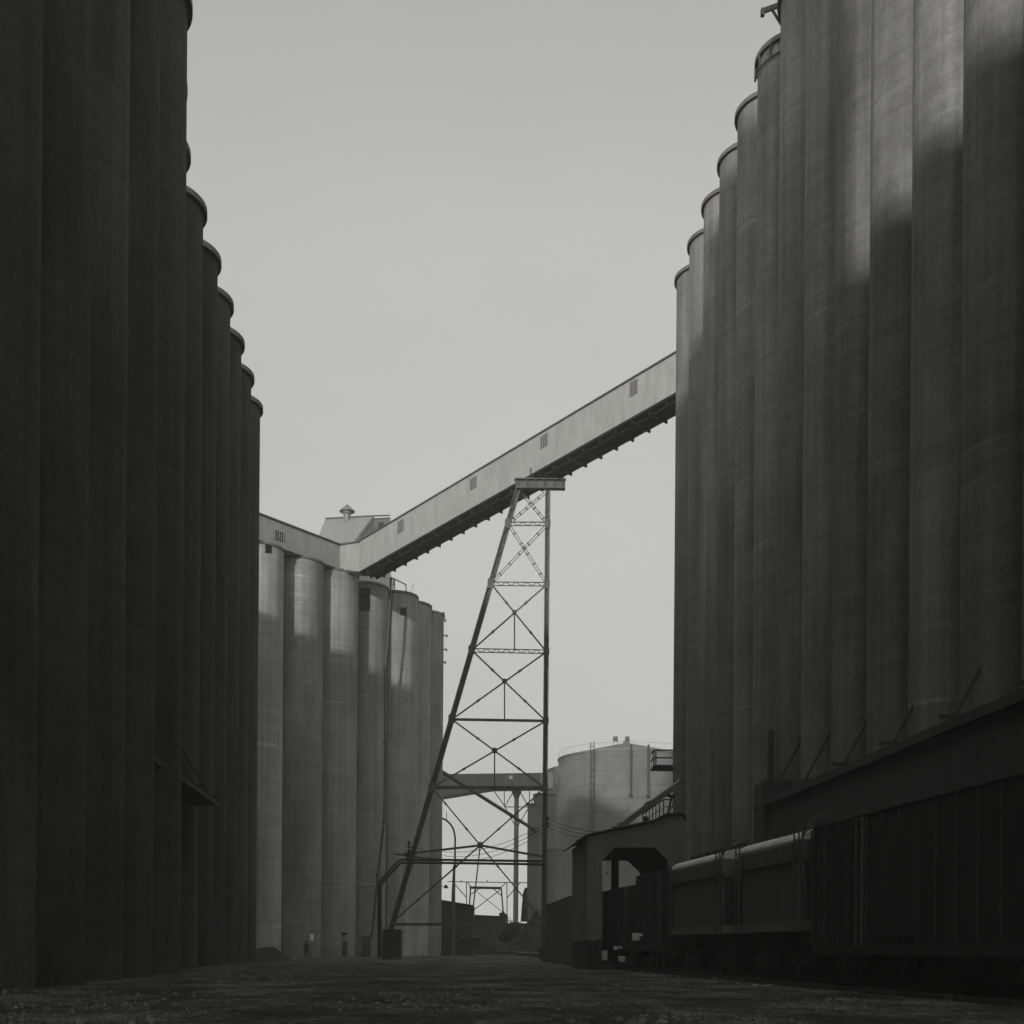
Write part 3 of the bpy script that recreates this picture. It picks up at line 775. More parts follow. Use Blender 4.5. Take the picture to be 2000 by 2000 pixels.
# slim concrete silos
for (px, yt, Y, r, lab) in ((1046,1571,170,1.12,'slim dark concrete silo, lower of the pair just left of the trestle leg'), (1063,1552,172.5,1.5,'slim dark concrete silo, taller of the pair behind the trestle leg'), (1083,1660,171,1.6,'short dark concrete silo just right of the trestle leg base')):
    c = at(px, yt, Y); mb = MB(); root = thing('small_silo', (c.x, Y, .8), lab, 'silo', 'slim silos behind the trestle')
    mb.lathe([(r,-1),(r,c.z)], 40, (c.x,Y,0)); mb.lathe([(r,c.z),(0,c.z+.1)], 40, (c.x,Y,0), False); mb.build('wall', 'concrete_far', root)
    mb = MB(); mb.lathe([(r-.02,c.z-.3),(r+.1,c.z-.3),(r+.1,c.z+.05),(r-.2,c.z+.05)], 40, (c.x,Y,0)); mb.build('rim', 'rim_concrete', root)
# far horizontal bridge and its column
root_F = thing('conveyor_bridge', (at(960,1800,190).x, 190, .8), 'far level conveyor bridge linking the annex to the steel tanks', 'conveyor bridge')
px_prism([(846,1560),(962,1541),(1080,1539),(1080,1509),(846,1512)], 189, 3, 'housing', 'grey_siding', root_F)
mb = MB(); mb.bar(at(846,1561,188.8), at(962,1542,188.8), .3, .35); mb.bar(at(962,1542,188.8), at(1080,1540,188.8), .3, .3); mb.build('bottom_girder', 'dark_steel', root_F)
a = at(994,1515,188.9); b = at(1001,1522,188.9); mb = MB(); mb.box(a.x, b.x, 188.85, 189.1, b.z, a.z); mb.build('window', 'white_paint', root_F)
mb = MB(); p = at(1009,1544,190.3); mb.tube([(p.x,190.3,-1),(p.x,190.3,p.z-1)], [.42,.36], 16); mb.lathe([(.36,-1.2),(.75,-.3),(.75,.2)], 12, p); mb.build('column', 'galvanised', root_F)
mb = MB()
for a, b in (((985,1541),(985,1574)),((1034,1541),(1034,1574)),((985,1576),(1034,1576)),((1003,1545),(986,1575)),((1015,1545),(1032,1575)),((962,1541),(986,1575)),((986,1575),(1005,1611)),((1032,1578),(1013,1611)),((1055,1541),(1034,1575))):
    mb.bar(at(*a,190.3), at(*b,190.3), .13)
mb.build('knee_bracing', 'dark_steel', root_F)
# spout
mb = MB(); mb.tube([at(863,1507,153), at(1044,1621,168)], .24, 10); mb.tube([at(1040,1618.5,167.7), at(1046,1622,168.2)], .34, 10)
tag(mb.build('grain_spout', 'dark_steel'), 'thick straight grain spout slanting down from the annex to the slim silos', 'spout')
# gooseneck pipe
mb = MB(); Y = 157
mb.tube([at(x,y,Y) for x,y in ((858,1597),(866,1599),(873,1603),(880,1610),(885,1618),(888,1629),(889,1640),(888.5,1690))], .12, 8)
mb.tube([at(888.5,1688,Y), at(887.5,1694,Y), at(887,1700,Y)], [.14,.24,.14], 8)
mb.tube([at(887,1698,Y), at(886.5,1712,Y), at(885.5,1750,Y), at(884.5,1866,Y)], [.17,.19,.25,.27], 10)
mb.bar(at(872,1603,Y), at(872,1587,Y), .09)
tag(mb.build('gooseneck_vent', 'dark_steel'), 'tall gooseneck vent pole rising behind the corner of the annex', 'vent pole')
# low buildings
root = thing('machine_shed', (at(880,1860,160).x, 160, .8), 'black windowless shed with sloping roof against the foot of the annex', 'shed')
px_prism([(836,1866),(923,1866),(923,1771),(836,1757)], 158, 9, 'wall', 'dark_wall', root)
mb = MB(); a = at(836,1755,157.7); b = at(923.5,1769.5,157.7); mb.hexa([a,b,b+Vector((0,9.6,0)),a+Vector((0,9.6,0))],[v+z3*.14 for v in (a,b,b+Vector((0,9.6,0)),a+Vector((0,9.6,0)))]); mb.build('roof', 'black_iron', root)
root = thing('flat_roofed_store', (at(955,1860,172).x, 172, .8), 'low flat roofed concrete store in the gap at the end of the yard', 'store')
px_prism([(905,1866),(989,1866),(989,1792),(905,1790)], 171, 9, 'wall', 'mid_wall', root)
px_prism([(903,1793),(992,1796),(992,1789.5),(903,1785.5)], 170.7, 9.6, 'roof', 'black_iron', root)
mb = MB()
for p, h in (((978,1784),.5),((983,1782),.8),((987,1786),.4)): q = at(*p,172); mb.tube([(q.x,172,q.z-.6),(q.x,172,q.z+.1)], .22, 8)
mb.build('roof_vent', 'black_iron', root)
root = thing('lean_to_shed', (at(1095,1860,120).x, 120, .8), 'dark lean-to shed with rising roof edge just left of the loading shed', 'shed')
px_prism([(1066,1870),(1150,1870),(1150,1740),(1066,1771)], 121, 7, 'wall', 'dark_wall', root)
mb = MB(); a = at(1064,1770,120.8); b = at(1150,1738,120.8); mb.hexa([a,b,b+Vector((0,7.5,0)),a+Vector((0,7.5,0))],[v+z3*.1 for v in (a,b,b+Vector((0,7.5,0)),a+Vector((0,7.5,0)))]); mb.build('roof', 'black_iron', root)
# portal gantry
root = thing('portal_gantry', (at(950,1800,166).x, 166, .8), 'open steel portal gantry with crossed braces on the store roof line', 'gantry')
Y = 166
def gb_(name, segs, w, y=Y):
    mb = MB()
    for a, b in segs: mb.bar(at(*a,y), at(*b,y), w)
    mb.build(name, 'dark_steel', root)
gb_('top_rail', [((874,1722),(1029,1724))]+[((x,1718),(x,1723)) for x in (901,952,1007)], .11)
gb_('beam', [((917,1733.5),(980,1734.5))], .34)
gb_('post', [((911,1722),(912,1868))], .12); gb_('post', [((990,1723),(991,1868))], .12)
gb_('post', [((919,1735),(911,1868))], .2); gb_('post', [((979,1735),(990,1868))], .2)
gb_('cross_brace', [((926,1738),(988,1786))], .08); gb_('cross_brace', [((977,1738),(918,1783))], .11)
for s_ in [((888,1727),(911,1753)),((1016,1724),(990,1754)),((913,1723),(919,1731)),((988,1724),(980,1732)),((918,1748),(935,1736)),((964,1736),(979,1749))]: gb_('knee_brace', [s_], .12)
# stack
mb = MB(); mb.tube([at(1024,1800,164), at(1026,1745,164), at(1028,1734,164)], [.5,.34,.2], 12); tag(mb.build('stub_stack', 'black_iron'), 'stubby dark leaning stack left of the slim silos', 'stack')
# dumpster and rubbish
root = thing('skip', (at(918,1862,148).x, 148, gz(-4,148)), 'black steel rubbish skip standing in front of the far store', 'skip')
a = at(896,1832,148); b = at(941,1862,148); mb = MB(); zb = gz(a.x,148)+.12
mb.hexa([Vector((a.x+.2,147.2,zb)),Vector((b.x-.2,147.2,zb)),Vector((b.x-.2,149,zb)),Vector((a.x+.2,149,zb))],[Vector((a.x,147,a.z)),Vector((b.x,147,a.z)),Vector((b.x,149.2,a.z)),Vector((a.x,149.2,a.z))]); mb.build('bin_body', 'black_iron', root)
mb = MB()
for k in range(6): x = a.x+.2+(b.x-a.x-.4)*k/5; mb.bar((x,147.0,zb+.1),(x,146.95,a.z),.08)
mb.bar((a.x-.05,146.98,a.z),(b.x+.05,146.98,a.z),.14); mb.build('rib', 'black_iron', root)
mb = MB()
for k in range(26):
    x = random.uniform(a.x+.15, b.x-.1); s_ = random.uniform(.06,.2); y = random.uniform(147.1,148.9); zz = a.z+random.uniform(-.05,.2)
    v = [Vector((x+random.uniform(-s_,s_), y+random.uniform(-s_,s_), zz+random.uniform(-s_,s_))) for _ in range(4)]
    mb.add(v, [(0,1,2),(0,2,3),(0,3,1),(1,3,2)])
tag(mb.build('rubbish', 'litter'), 'pale crumpled rubbish heaped along the top of the black skip', 'rubbish')

def mound(name, cx, cy, rx, ry, h, lab, mat='spoil', seed=0, cat='spoil heap'):
    mb = MB(); n = 34; vs = []
    for j in range(n+1):
        for i in range(n+1):
            u = -1+2*i/n; v = -1+2*j/n; d = math.hypot(u, v)
            z = max(0, 1-d**1.6); z = z*(1+.45*mnoise.noise(Vector((u*2.2,v*2.2,seed))))+.12*z*mnoise.noise(Vector((u*7,v*7,seed+3)))
            x = cx+u*rx; y = cy+v*ry; vs.append((x, y, gz(x,y)-.12+z*h))
    fs = [(j*(n+1)+i, j*(n+1)+i+1, (j+1)*(n+1)+i+1, (j+1)*(n+1)+i) for j in range(n) for i in range(n)]
    mb.add(vs, fs, False); o = mb.build(name, mat); return tag(o, lab, cat)
c = at(968,1862,146); mound('spoil_heap', c.x, 146, 1.9, 1.6, 1.5, 'dark pointed heap of spoil right of the black skip', seed=2)
c = at(522,1885,98); mound('spoil_heap', c.x, 98, 2.3, 2.2, 1.25, 'low dark heap of earth by the corner of the left elevator', seed=5)
c = at(1030,1862,150); mound('spoil_heap', c.x+1.6, 153, 5.2, 3.0, 3.9, 'wide dark bank of earth at the foot of the slim silos', seed=8)

def shrub(cx, cy, rx, ry, h, n, mat, lab, name='shrub', seed=1, stem=True, zb=None):
    random.seed(seed); zb = gz(cx,cy) if zb is None else zb
    root = thing(name, (cx, cy, zb), lab, 'bush' if name == 'shrub' else 'tree')
    mb = MB()
    for k in range(n):
        a = random.uniform(0,6.28); rr_ = random.random()**.5; u = random.random()
        x = cx+rx*rr_*math.cos(a); y = cy+ry*rr_*math.sin(a)
        top = h*(1-.5*rr_**2)*(1+.35*mnoise.noise(Vector((x*.7,y*.7,seed))))
        z = zb+top*(u**.6); s_ = random.uniform(.10,.26)
        v = [Vector((x,y,z))+Vector((random.uniform(-s_,s_),random.uniform(-s_,s_),random.uniform(-s_,s_))) for _ in range(3)]
        mb.add(v, [(0,1,2)])
    mb.build('foliage', mat, root)
    if stem:
        m2 = MB()
        for k in range(7):
            a = k*.9; m2.tube([(cx+.15*math.cos(a),cy+.15*math.sin(a),zb-.1),(cx+rx*.35*math.cos(a),cy+ry*.35*math.sin(a),zb+h*.45),(cx+rx*.6*math.cos(a),cy+ry*.6*math.sin(a),zb+h*.8)], [.07,.05,.02], 5)
        m2.build('stem', 'dark_wall', root)
c = at(1012,1860,158); shrub(c.x-.6, 157, 2.0, 1.6, 3.9, 5200, 'leaf', 'low dark bush at the right end of the far store', seed=3)
c = at(1046,1860,157); shrub(c.x+.3, 157, 1.9, 1.6, 4.6, 5200, 'leaf', 'taller dark bush in front of the slim silos', seed=4)
c = at(1001,1850,255); shrub(c.x, 255, 2.6, 2.4, 7.2, 1400, 'far_leaf', 'small hazy tree far off beside the bridge column', 'distant_tree', 6, True, .85)
random.seed(11)

# ------------------------------------------------------------------ railway
def TX(y, lat): return lat - .1277*y
tr = MB()
for lat in (15.3+.75, 15.3+2.2):
    tr.bar((TX(10,lat), 10, .22), (TX(64,lat), 64, .22), .07, .16); tr.bar((TX(64,lat), 64, .22), (TX(140,lat), 140, .75), .07, .16)
y = 12
while y < 100:
    z = .08+gz(8,y)*.6; tr.box(TX(y,15.3)+.1, TX(y,15.3)+2.85, y-.12, y+.12, z-.1, z+.06); y += .65
o = tr.build('railway_track', 'black_iron'); tag(o, 'steel rails on wooden sleepers beneath the parked train', None, None, 'structure')

def wheel_truck(root, yc, lat, zr=.3):
    fr = MB(); x0 = TX(yc,lat)
    for s_ in (0, 1):
        xo = x0+.55+s_*1.9
        fr.hexa([Vector((xo-.08,yc-1.35,zr+.45)),Vector((xo+.08,yc-1.35,zr+.45)),Vector((xo+.08,yc+1.35,zr+.45)),Vector((xo-.08,yc+1.35,zr+.45))],
                [Vector((xo-.08,yc-1.2,zr+.7)),Vector((xo+.08,yc-1.2,zr+.7)),Vector((xo+.08,yc+1.2,zr+.7)),Vector((xo-.08,yc+1.2,zr+.7))])
        fr.box(xo-.12, xo+.12, yc-.4, yc+.4, zr+.2, zr+.95)
    fr.box(x0+.5, x0+2.5, yc-.25, yc+.25, zr+.5, zr+1.1)
    t = fr.build('wheel_truck', 'black_iron', root)
    for dy in (-.9, .9):
        for xo in (x0+.72, x0+2.2):
            w = MB(); w.tube([(xo-.07,yc+dy,zr+.46),(xo+.07,yc+dy,zr+.46)], .46, 24); w.tube([(xo+.06,yc+dy,zr+.46),(xo+.1,yc+dy,zr+.46)], .5, 24)
            w.build('wheel', 'black_iron', t)
def rail_ladder(root, y, lat, z0, z1, side_out=.12):
    mb = MB(); x = TX(y,lat)-side_out
    for dy in (0, .45): mb.bar((x-.1277*dy,y+dy,z0),(x-.1277*dy,y+dy,z1),.05)
    z = z0+.2
    while z < z1: mb.bar((x,y,z),(x-.06,y+.45,z),.035); z += .33
    mb.build('ladder', 'dark_steel', root)
def extr(root, prof, y0, y1, lat, name, mat, bevel=0):
    mb = MB(); lo = [Vector((TX(y0,lat)+d, y0, z)) for d, z in prof]; hi = [Vector((TX(y1,lat)+d, y1, z)) for d, z in prof]
    mb.hexa(lo, hi); return mb.build(name, mat, root, bevel=bevel)
def hopper(y0, y1, lab):
    lat = 15.3; root = thing('hopper_wagon', (TX((y0+y1)/2,lat)+1.5, (y0+y1)/2, .3), lab, 'railway wagon', 'pale topped hopper wagons of the train')
    W = 2.95
    extr(root, [(0.10,4.32),(0.0,4.42),(0.0,5.02),(.06,5.08),(W-.06,5.08),(W,5.02),(W,4.42),(W-.1,4.32)], y0, y1, lat, 'upper_body', 'car_side')
    extr(root, [(.16,2.3),(.16,4.315),(W-.16,4.315),(W-.16,2.3)], y0+.15, y1-.15, lat, 'lower_body', 'car_side')
    # rounded roof shoulder
    pr = [(.02,5.085)]+[(.02+.75*(1-math.cos(R(a))), 5.085+.42*math.sin(R(a))) for a in range(10, 91, 16)]
    pr += [(W-p[0], p[1]) for p in reversed(pr)]
    extr(root, pr, y0, y1, lat, 'roof', 'car_roof')
    mb = MB(); yy = y0+.4
    while yy < y1-.3:
        mb.box(TX(yy,lat)+.8, TX(yy,lat)+W-.8, yy-.35, yy+.35, 5.5, 5.72); yy += 1.3
    mb.bar((TX(y0,lat)+1.0,y0,5.62),(TX(y1,lat)+1.0,y1,5.62),.06,.3); mb.build('hatch_walkway', 'dark_wall', root)
    extr(root, [(.02,1.95),(.02,2.28),(.2,2.295),(W-.2,2.295),(W-.02,2.28),(W-.02,1.95)], y0-.1, y1+.1, lat, 'side_sill', 'grey_siding')
    mb = MB(); n = 3; L_ = (y1-y0)/n
    for k in range(n):
        a = y0+L_*k+.3; b = a+L_-.6; m = (a+b)/2
        q = lambda d, y, z: Vector((TX(y,lat)+d, y, z))
        mb.hexa([q(1.1,m-.4,.75), q(1.9,m-.4,.75), q(1.9,m+.4,.75), q(1.1,m+.4,.75)], [q(.4,a,1.96), q(W-.4,a,1.96), q(W-.4,b,1.96), q(.4,b,1.96)])
    mb.build('discharge_hopper', 'black_iron', root)
    for yy in (y0+1.6, y1-1.6): wheel_truck(root, yy, lat)
    rail_ladder(root, y0+.1, lat, 1.9, 5.35); rail_ladder(root, y1-.6, lat, 1.9, 5.35)
    mb = MB(); mb.box(TX(y0,lat)+.15, TX(y0,lat)+W-.15, y0-.03, y0+.12, 2.3, 4.31); mb.build('end_frame', 'dark_wall', root)
    mb = MB(); mb.bar((TX(y1,lat)+1.4,y1,1.35),(TX(y1,lat)+1.3,y1+.95,1.35),.3); mb.build('coupler', 'dark_wall', root)
    mb = MB(); xo = TX(y0,lat)-.02
    mb.tube([(xo+.3,y0-.15,5.5),(xo-.05,y0-.2,5.3),(xo-.08,y0-.2,4.4),(xo+.1,y0-.2,2.4)], .05, 6); mb.tube([(xo+.6,y0-.1,5.9),(xo+.25,y0-.1,5.7),(xo+.02,y0-.05,5.2)], .035, 6)
    mb.build('grab_rail', 'dark_steel', root)
hopper(41.2, 48.3, 'nearer pale-roofed hopper wagon, directly behind the black boxcar')
hopper(50.3, 58.6, 'farther pale-roofed hopper wagon, its far end by the loading shed')
def boxcar(y0, y1, ztop, mat, lab, gondola=False):
    lat = 15.3; W = 2.95; root = thing('boxcar' if not gondola else 'gondola_wagon', (TX((y0+y1)/2,lat)+1.5, (y0+y1)/2, .3), lab, 'railway wagon')
    extr(root, [(0,1.5),(0,ztop-.05),(W,ztop-.05),(W,1.5)], y0, y1, lat, 'body', mat)
    if not gondola:
        extr(root, [(-.06,ztop-.048),(-.06,ztop),(W/2,ztop+.28),(W+.06,ztop),(W+.06,ztop-.048)], y0-.05, y1+.05, lat, 'roof', 'black_iron')
        mb = MB(); m = (y0+y1)/2; X = TX(m,lat)
        mb.hexa([Vector((TX(m-1.2,lat)-.09,m-1.2,1.7)),Vector((TX(m+1.2,lat)-.09,m+1.2,1.7)),Vector((TX(m+1.2,lat)-.005,m+1.2,1.7)),Vector((TX(m-1.2,lat)-.005,m-1.2,1.7))],
                [Vector((TX(m-1.2,lat)-.09,m-1.2,ztop-.4)),Vector((TX(m+1.2,lat)-.09,m+1.2,ztop-.4)),Vector((TX(m+1.2,lat)-.005,m+1.2,ztop-.4)),Vector((TX(m-1.2,lat)-.005,m-1.2,ztop-.4))])
        mb.build('sliding_door', mat, root)
    else:
        mb = MB(); n = 22; vs = []
        for j in range(n+1):
            for i in range(9):
                u = i/8; yy = y0+.1+(y1-y0-.2)*j/n; x = TX(yy,lat)+.1+u*(W-.2)
                z = ztop-.1+.28*math.sin(math.pi*u)+.12*mnoise.noise(Vector((x*1.5,yy*1.5,2)))
                vs.append((x,yy,z))
        mb.add(vs, [(j*9+i,j*9+i+1,(j+1)*9+i+1,(j+1)*9+i) for j in range(n) for i in range(8)]); mb.build('load', 'spoil', root)
    mb = MB(); yy = y0+.02
    n = int((y1-y0)/1.0)
    for k in range(n+1):
        y = y0+(y1-y0)*k/n; mb.bar((TX(y,lat)-.05,y,1.55),(TX(y,lat)-.05,y,ztop-.1),.07,.03)
    mb.build('side_post', mat, root)
    extr(root, [(-.03,1.15),(-.03,1.495),(W+.03,1.495),(W+.03,1.15)], y0, y1, lat, 'underframe', 'black_iron')
    for yy in (y0+1.5, y1-1.5): wheel_truck(root, yy, lat)
    rail_ladder(root, y0+.15 if y0 > 50 else (y0+y1)/2+2.2, lat, 1.4, ztop-.1, .16)
    mb = MB(); mb.bar((TX(y1,lat)+1.4,y1,1.3),(TX(y1,lat)+1.3,y1+.9,1.3),.28); mb.build('coupler', 'black_iron', root)
    return root
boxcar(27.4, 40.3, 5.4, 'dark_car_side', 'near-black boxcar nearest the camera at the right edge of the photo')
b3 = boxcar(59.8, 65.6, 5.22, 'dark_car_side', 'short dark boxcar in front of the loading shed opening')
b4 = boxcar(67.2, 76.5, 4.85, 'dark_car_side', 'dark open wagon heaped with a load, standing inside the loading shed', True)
for root, lst in ((b3, ((1232.5,1829.5,65.2,.2,.2),(1249,1826,64,.1,.07))), (b4, ((1201,1851.5,70.2,.13,.1),(1214,1850.5,69,.09,.06)))):
    for px, py, Y, hw_, hh_ in lst:
        p = at(px, py, Y); x = TX(Y,15.3)-.16; mb = MB(); mb.box(x-.03, x+.02, Y-hw_*1.6, Y+hw_*1.6, p.z-hh_, p.z+hh_)
        mb.box(x-hw_, x+hw_, Y-hw_*1.6-.02, Y-hw_*1.6, p.z-hh_, p.z+hh_); mb.build('marker_plate', 'white_paint', root)

# ------------------------------------------------------------------ loading shed over the track
YS = 72.0
root = thing('loading_shed', (at(1240,1890,YS).x, YS+3, .1), 'dark portal-shaped loading shed straddling the track at the end of the right elevator', 'loading shed')
outer = [(1147,1835),(1147,1634),(1277,1606),(1297,1595),(1332,1592),(1337,1602),(1337,1835)]
inner = [(1176.5,1835),(1176.5,1681),(1200,1655),(1278,1655),(1305,1681),(1305,1835)]
mb = MB(); poly = outer + list(reversed(inner)); th_ = .25
a = [at(x,y,YS) for x,y in poly]; b = [v+Vector((0,th_,0)) for v in a]
import mathutils.geometry as mg
tris = mg.tessellate_polygon([[Vector((v.x, v.z, 0)) for v in a]])
n = len(a); mb.add(a+b, [tuple(t) for t in tris]+[tuple(n+i for i in reversed(t)) for t in tris]+[(i,(i+1)%n,n+(i+1)%n,n+i) for i in range(n)])
mb.build('front_wall', 'grey_siding', root)
far = Vector((-.1277*6.4+.25, 6.4, -.1))
p0, p1 = at(1147,1634,YS), at(1147,1835,YS)
mb = MB(); q = Vector((.2,0,0)); st = Vector((0,th_+.003,0))
mb.hexa([p1+st, p1+q+st, p1+q+far, p1+far], [p0+st-z3*.15, p0+q+st-z3*.15, p0+q+far-z3*.15, p0+far-z3*.15]); mb.build('side_wall', 'grey_siding', root)
mb = MB(); rp = [at(x,y,YS) for x,y in ((1141,1636),(1147,1632.5),(1277,1604.5),(1297,1593.5),(1332,1590.5),(1338,1601))]
lo = [v-Vector((0,.3,0)) for v in rp]; 
for i in range(len(rp)-1):
    A0, A1 = lo[i], lo[i+1]; f2 = far+Vector((0,.6,0)); ex = Vector((-.35,0,-.25)) if i == 0 else Vector((0,0,0))
    mb.hexa([A0+ex, A1, A1+f2, A0+f2+ex], [v+z3*.1 for v in (A0+ex, A1, A1+f2, A0+f2+ex)])
mb.build('roof', 'dark_wall', root)
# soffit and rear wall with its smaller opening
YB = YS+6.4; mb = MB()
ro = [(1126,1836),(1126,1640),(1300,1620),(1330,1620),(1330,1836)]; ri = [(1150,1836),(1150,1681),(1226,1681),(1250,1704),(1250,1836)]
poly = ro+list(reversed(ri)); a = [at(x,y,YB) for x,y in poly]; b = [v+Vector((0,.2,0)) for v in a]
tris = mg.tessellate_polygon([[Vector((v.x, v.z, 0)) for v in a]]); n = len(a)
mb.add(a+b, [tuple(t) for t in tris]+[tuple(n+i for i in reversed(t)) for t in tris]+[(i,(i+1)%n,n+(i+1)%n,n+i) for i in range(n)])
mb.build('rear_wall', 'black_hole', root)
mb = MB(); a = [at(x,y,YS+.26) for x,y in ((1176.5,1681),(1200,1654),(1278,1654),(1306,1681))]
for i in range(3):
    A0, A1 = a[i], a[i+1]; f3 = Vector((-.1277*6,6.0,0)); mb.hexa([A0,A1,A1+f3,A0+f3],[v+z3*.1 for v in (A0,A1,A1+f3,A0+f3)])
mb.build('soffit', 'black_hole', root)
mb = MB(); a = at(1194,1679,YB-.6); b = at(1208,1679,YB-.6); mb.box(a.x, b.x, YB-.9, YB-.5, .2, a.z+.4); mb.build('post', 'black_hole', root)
mb = MB(); p = at(1185,1705,YB-.3)
for dx_ in (0,.09): mb.bar((p.x+dx_,YB-.3,p.z),(p.x+dx_,YB-.3,p.z+.9),.02); mb.tube([(p.x+dx_,YB-.3,p.z-.05),(p.x+dx_,YB-.3,p.z+.05)], .04, 6)
mb.build('pull_cord', 'black_iron', root)
for x0, y0_ in ((1150,YS+.1),(1172,YS+.1),(1318,YS+.1),(1131,YB+.1)):
    p = at(x0,1836,y0_); m2 = MB(); m2.box(p.x-.12,p.x+.12,y0_-.05,y0_+.2,-.2,p.z+.02); m2.build('leg', 'dark_wall', root)
mb = MB(); a_ = at(1149,1836,YS+.3); b_ = at(1176,1836,YS+.3)
mb.hexa([Vector((a_.x,YS+.4,-.3)), Vector((b_.x,YS+.4,-.3)), Vector((b_.x,YS+.4,-.3))+Vector((-.8,6.2,0)), Vector((a_.x,YS+.4,-.3))+Vector((-.6,6.2,0))],
        [Vector((a_.x,YS+.4,1.72)), Vector((b_.x,YS+.4,1.72)), Vector((b_.x,YS+.4,1.72))+Vector((-.8,6.2,0)), Vector((a_.x,YS+.4,1.72))+Vector((-.6,6.2,0))])
mb.build('dark_infill', 'dark_wall', root)  # dark filler added between the legs in place of shade under the shed
# chute and stair above the shed
mb = MB(); a = at(1201,1621,76.5); b = at(1330,1527,78.5)
d_ = (b-a); mb.bar(a, b, .36, .36); 
for t in (0, .07, .48, .52): c = a+d_*t; mb.bar(c, c+d_*.012, .48, .48)
mb.bar(a-z3*.1, a-Vector((-.1,0,.6)), .4)
tag(mb.build('loading_chute', 'galvanised'), 'square loading chute slanting down onto the loading shed roof', 'chute')
root = thing('roof_stair', (at(1290,1605,75.5).x, 75.5, at(1290,1605,75.5).z), 'short iron stair and handrail climbing the loading shed roof', 'stair')
mb = MB(); Y = 75.5
top = [(1255.5,1590),(1266,1582),(1296,1562),(1313,1561)]
for p, q in zip(top[:-1], top[1:]): mb.bar(at(*p,Y), at(*q,Y), .07)
for x0, y0_, y1_ in ((1255.5,1590,1612),(1262,1585,1610),(1268,1581,1609),(1274.5,1577,1608),(1281,1572,1606),(1288,1568,1602),(1296,1562,1597)): mb.bar(at(x0,y0_,Y), at(x0,y1_,Y), .06)
mb.bar(at(1268,1596,Y), at(1296,1578,Y), .04); mb.bar(at(1296,1575,Y), at(1312,1576,Y), .05)
mb.build('handrail', 'black_iron', root)
mb = MB(); mb.bar(at(1312,1556,Y), at(1303,1594,Y), .13); mb.bar(at(1316,1562,Y), at(1306,1598,Y), .07)
mb.bar(at(1303,1553,Y), at(1318,1557,Y), .2); mb.build('stay', 'black_iron', root)
mb = MB(); mb.hexa([at(1278,1610,Y-.3),at(1340,1604,Y-.3),at(1340,1604,Y+1),at(1278,1610,Y+1)],[at(1297,1594,Y-.3),at(1340,1590,Y-.3),at(1340,1590,Y+1),at(1297,1594,Y+1)]); mb.build('landing', 'black_iron', root)
mb = MB(); p = at(1261,1600,Y-.1); mb.lathe([(.05,.2),(.16,.14),(.19,-.02),(.12,-.14),(0,-.17)], 14, p); mb.bar(p, p+Vector((.2,.1,.1)), .05); mb.build('lamp', 'black_iron', root)

# ------------------------------------------------------------------ standing figure
def figure():
    c = at(598, 1874, 128.5); x0, y0 = c.x, 128.5; z0 = gz(x0,y0)+bumps(x0,y0)
    root = thing('person', (x0, y0, z0), 'person in dark coat standing at the foot of the annex wall', 'person')
    J = [((0,0,.93),.16),((0,0,1.15),.15),((0,.02,1.38),.17),((0,.02,1.50),.07),((0,.0,1.57),.07),((0,-.01,1.66),.10),((0,0,1.75),.075),
         ((-.11,0,.88),.11),((-.13,-.03,.48),.07),((-.14,.02,.09),.05),((-.15,-.14,.03),.045),
         ((.11,0,.88),.11),((.14,.05,.48),.07),((.16,.1,.09),.05),((.17,-.06,.03),.045),
         ((-.21,.02,1.40),.07),((-.26,.03,1.12),.05),((-.22,-.1,.88),.04),((-.2,-.14,.8),.035),
         ((.21,.02,1.40),.07),((.27,.03,1.12),.05),((.24,-.06,.87),.04),((.23,-.1,.79),.035)]
    E = [(0,1),(1,2),(2,3),(3,4),(4,5),(5,6),(0,7),(7,8),(8,9),(9,10),(0,11),(11,12),(12,13),(13,14),(2,15),(15,16),(16,17),(17,18),(2,19),(19,20),(20,21),(21,22)]
    me = bpy.data.meshes.new('body'); me.from_pydata([j[0] for j in J], E, []); me.materials.append(M['cloth_dark'])
    o = bpy.data.objects.new('body', me); col.objects.link(o); o.parent = root
    sk = o.modifiers.new('skin','SKIN')
    for i, j in enumerate(J): me.skin_vertices[0].data[i].radius = (j[1], j[1])
    me.skin_vertices[0].data[0].use_root = True
    ss = o.modifiers.new('sub','SUBSURF'); ss.levels = 1; ss.render_levels = 2
    mb = MB(); mb.lathe([(.205,.62),(.2,.9),(.19,1.1),(.21,1.3),(.2,1.42),(.09,1.5)], 20, Vector((x0,y0,z0))); mb.build('coat', 'cloth_dark', root)
    mb = MB(); mb.lathe([(.108,1.63),(.115,1.70),(.10,1.77),(.05,1.805),(0,1.81)], 16, Vector((x0,y0+.01,z0))); mb.build('hair', 'cloth_dark', root)
figure()
# scrap of paper and planks on the ground
for (px, py, Y, s_, lab) in ((1490,1918,40,.32,'pale crumpled sheet lying on the dirt beside the train'), (1248,1878,60,.16,'small pale scrap on the dirt near the short dark boxcar')):
    p = at(px,py,Y); z = gz(p.x,Y)+bumps(p.x,Y)+.02; mb = MB(); vs = []
    for j in range(5):
        for i in range(7): vs.append((p.x+(i-3)*s_*.3+random.uniform(-.02,.02), Y+(j-2)*s_*.4+random.uniform(-.02,.02), z+random.uniform(0,.11)*s_*2))
    mb.add(vs, [(j*7+i,j*7+i+1,(j+1)*7+i+1,(j+1)*7+i) for j in range(4) for i in range(6)]); tag(mb.build('paper_scrap', 'litter'), lab, 'litter')

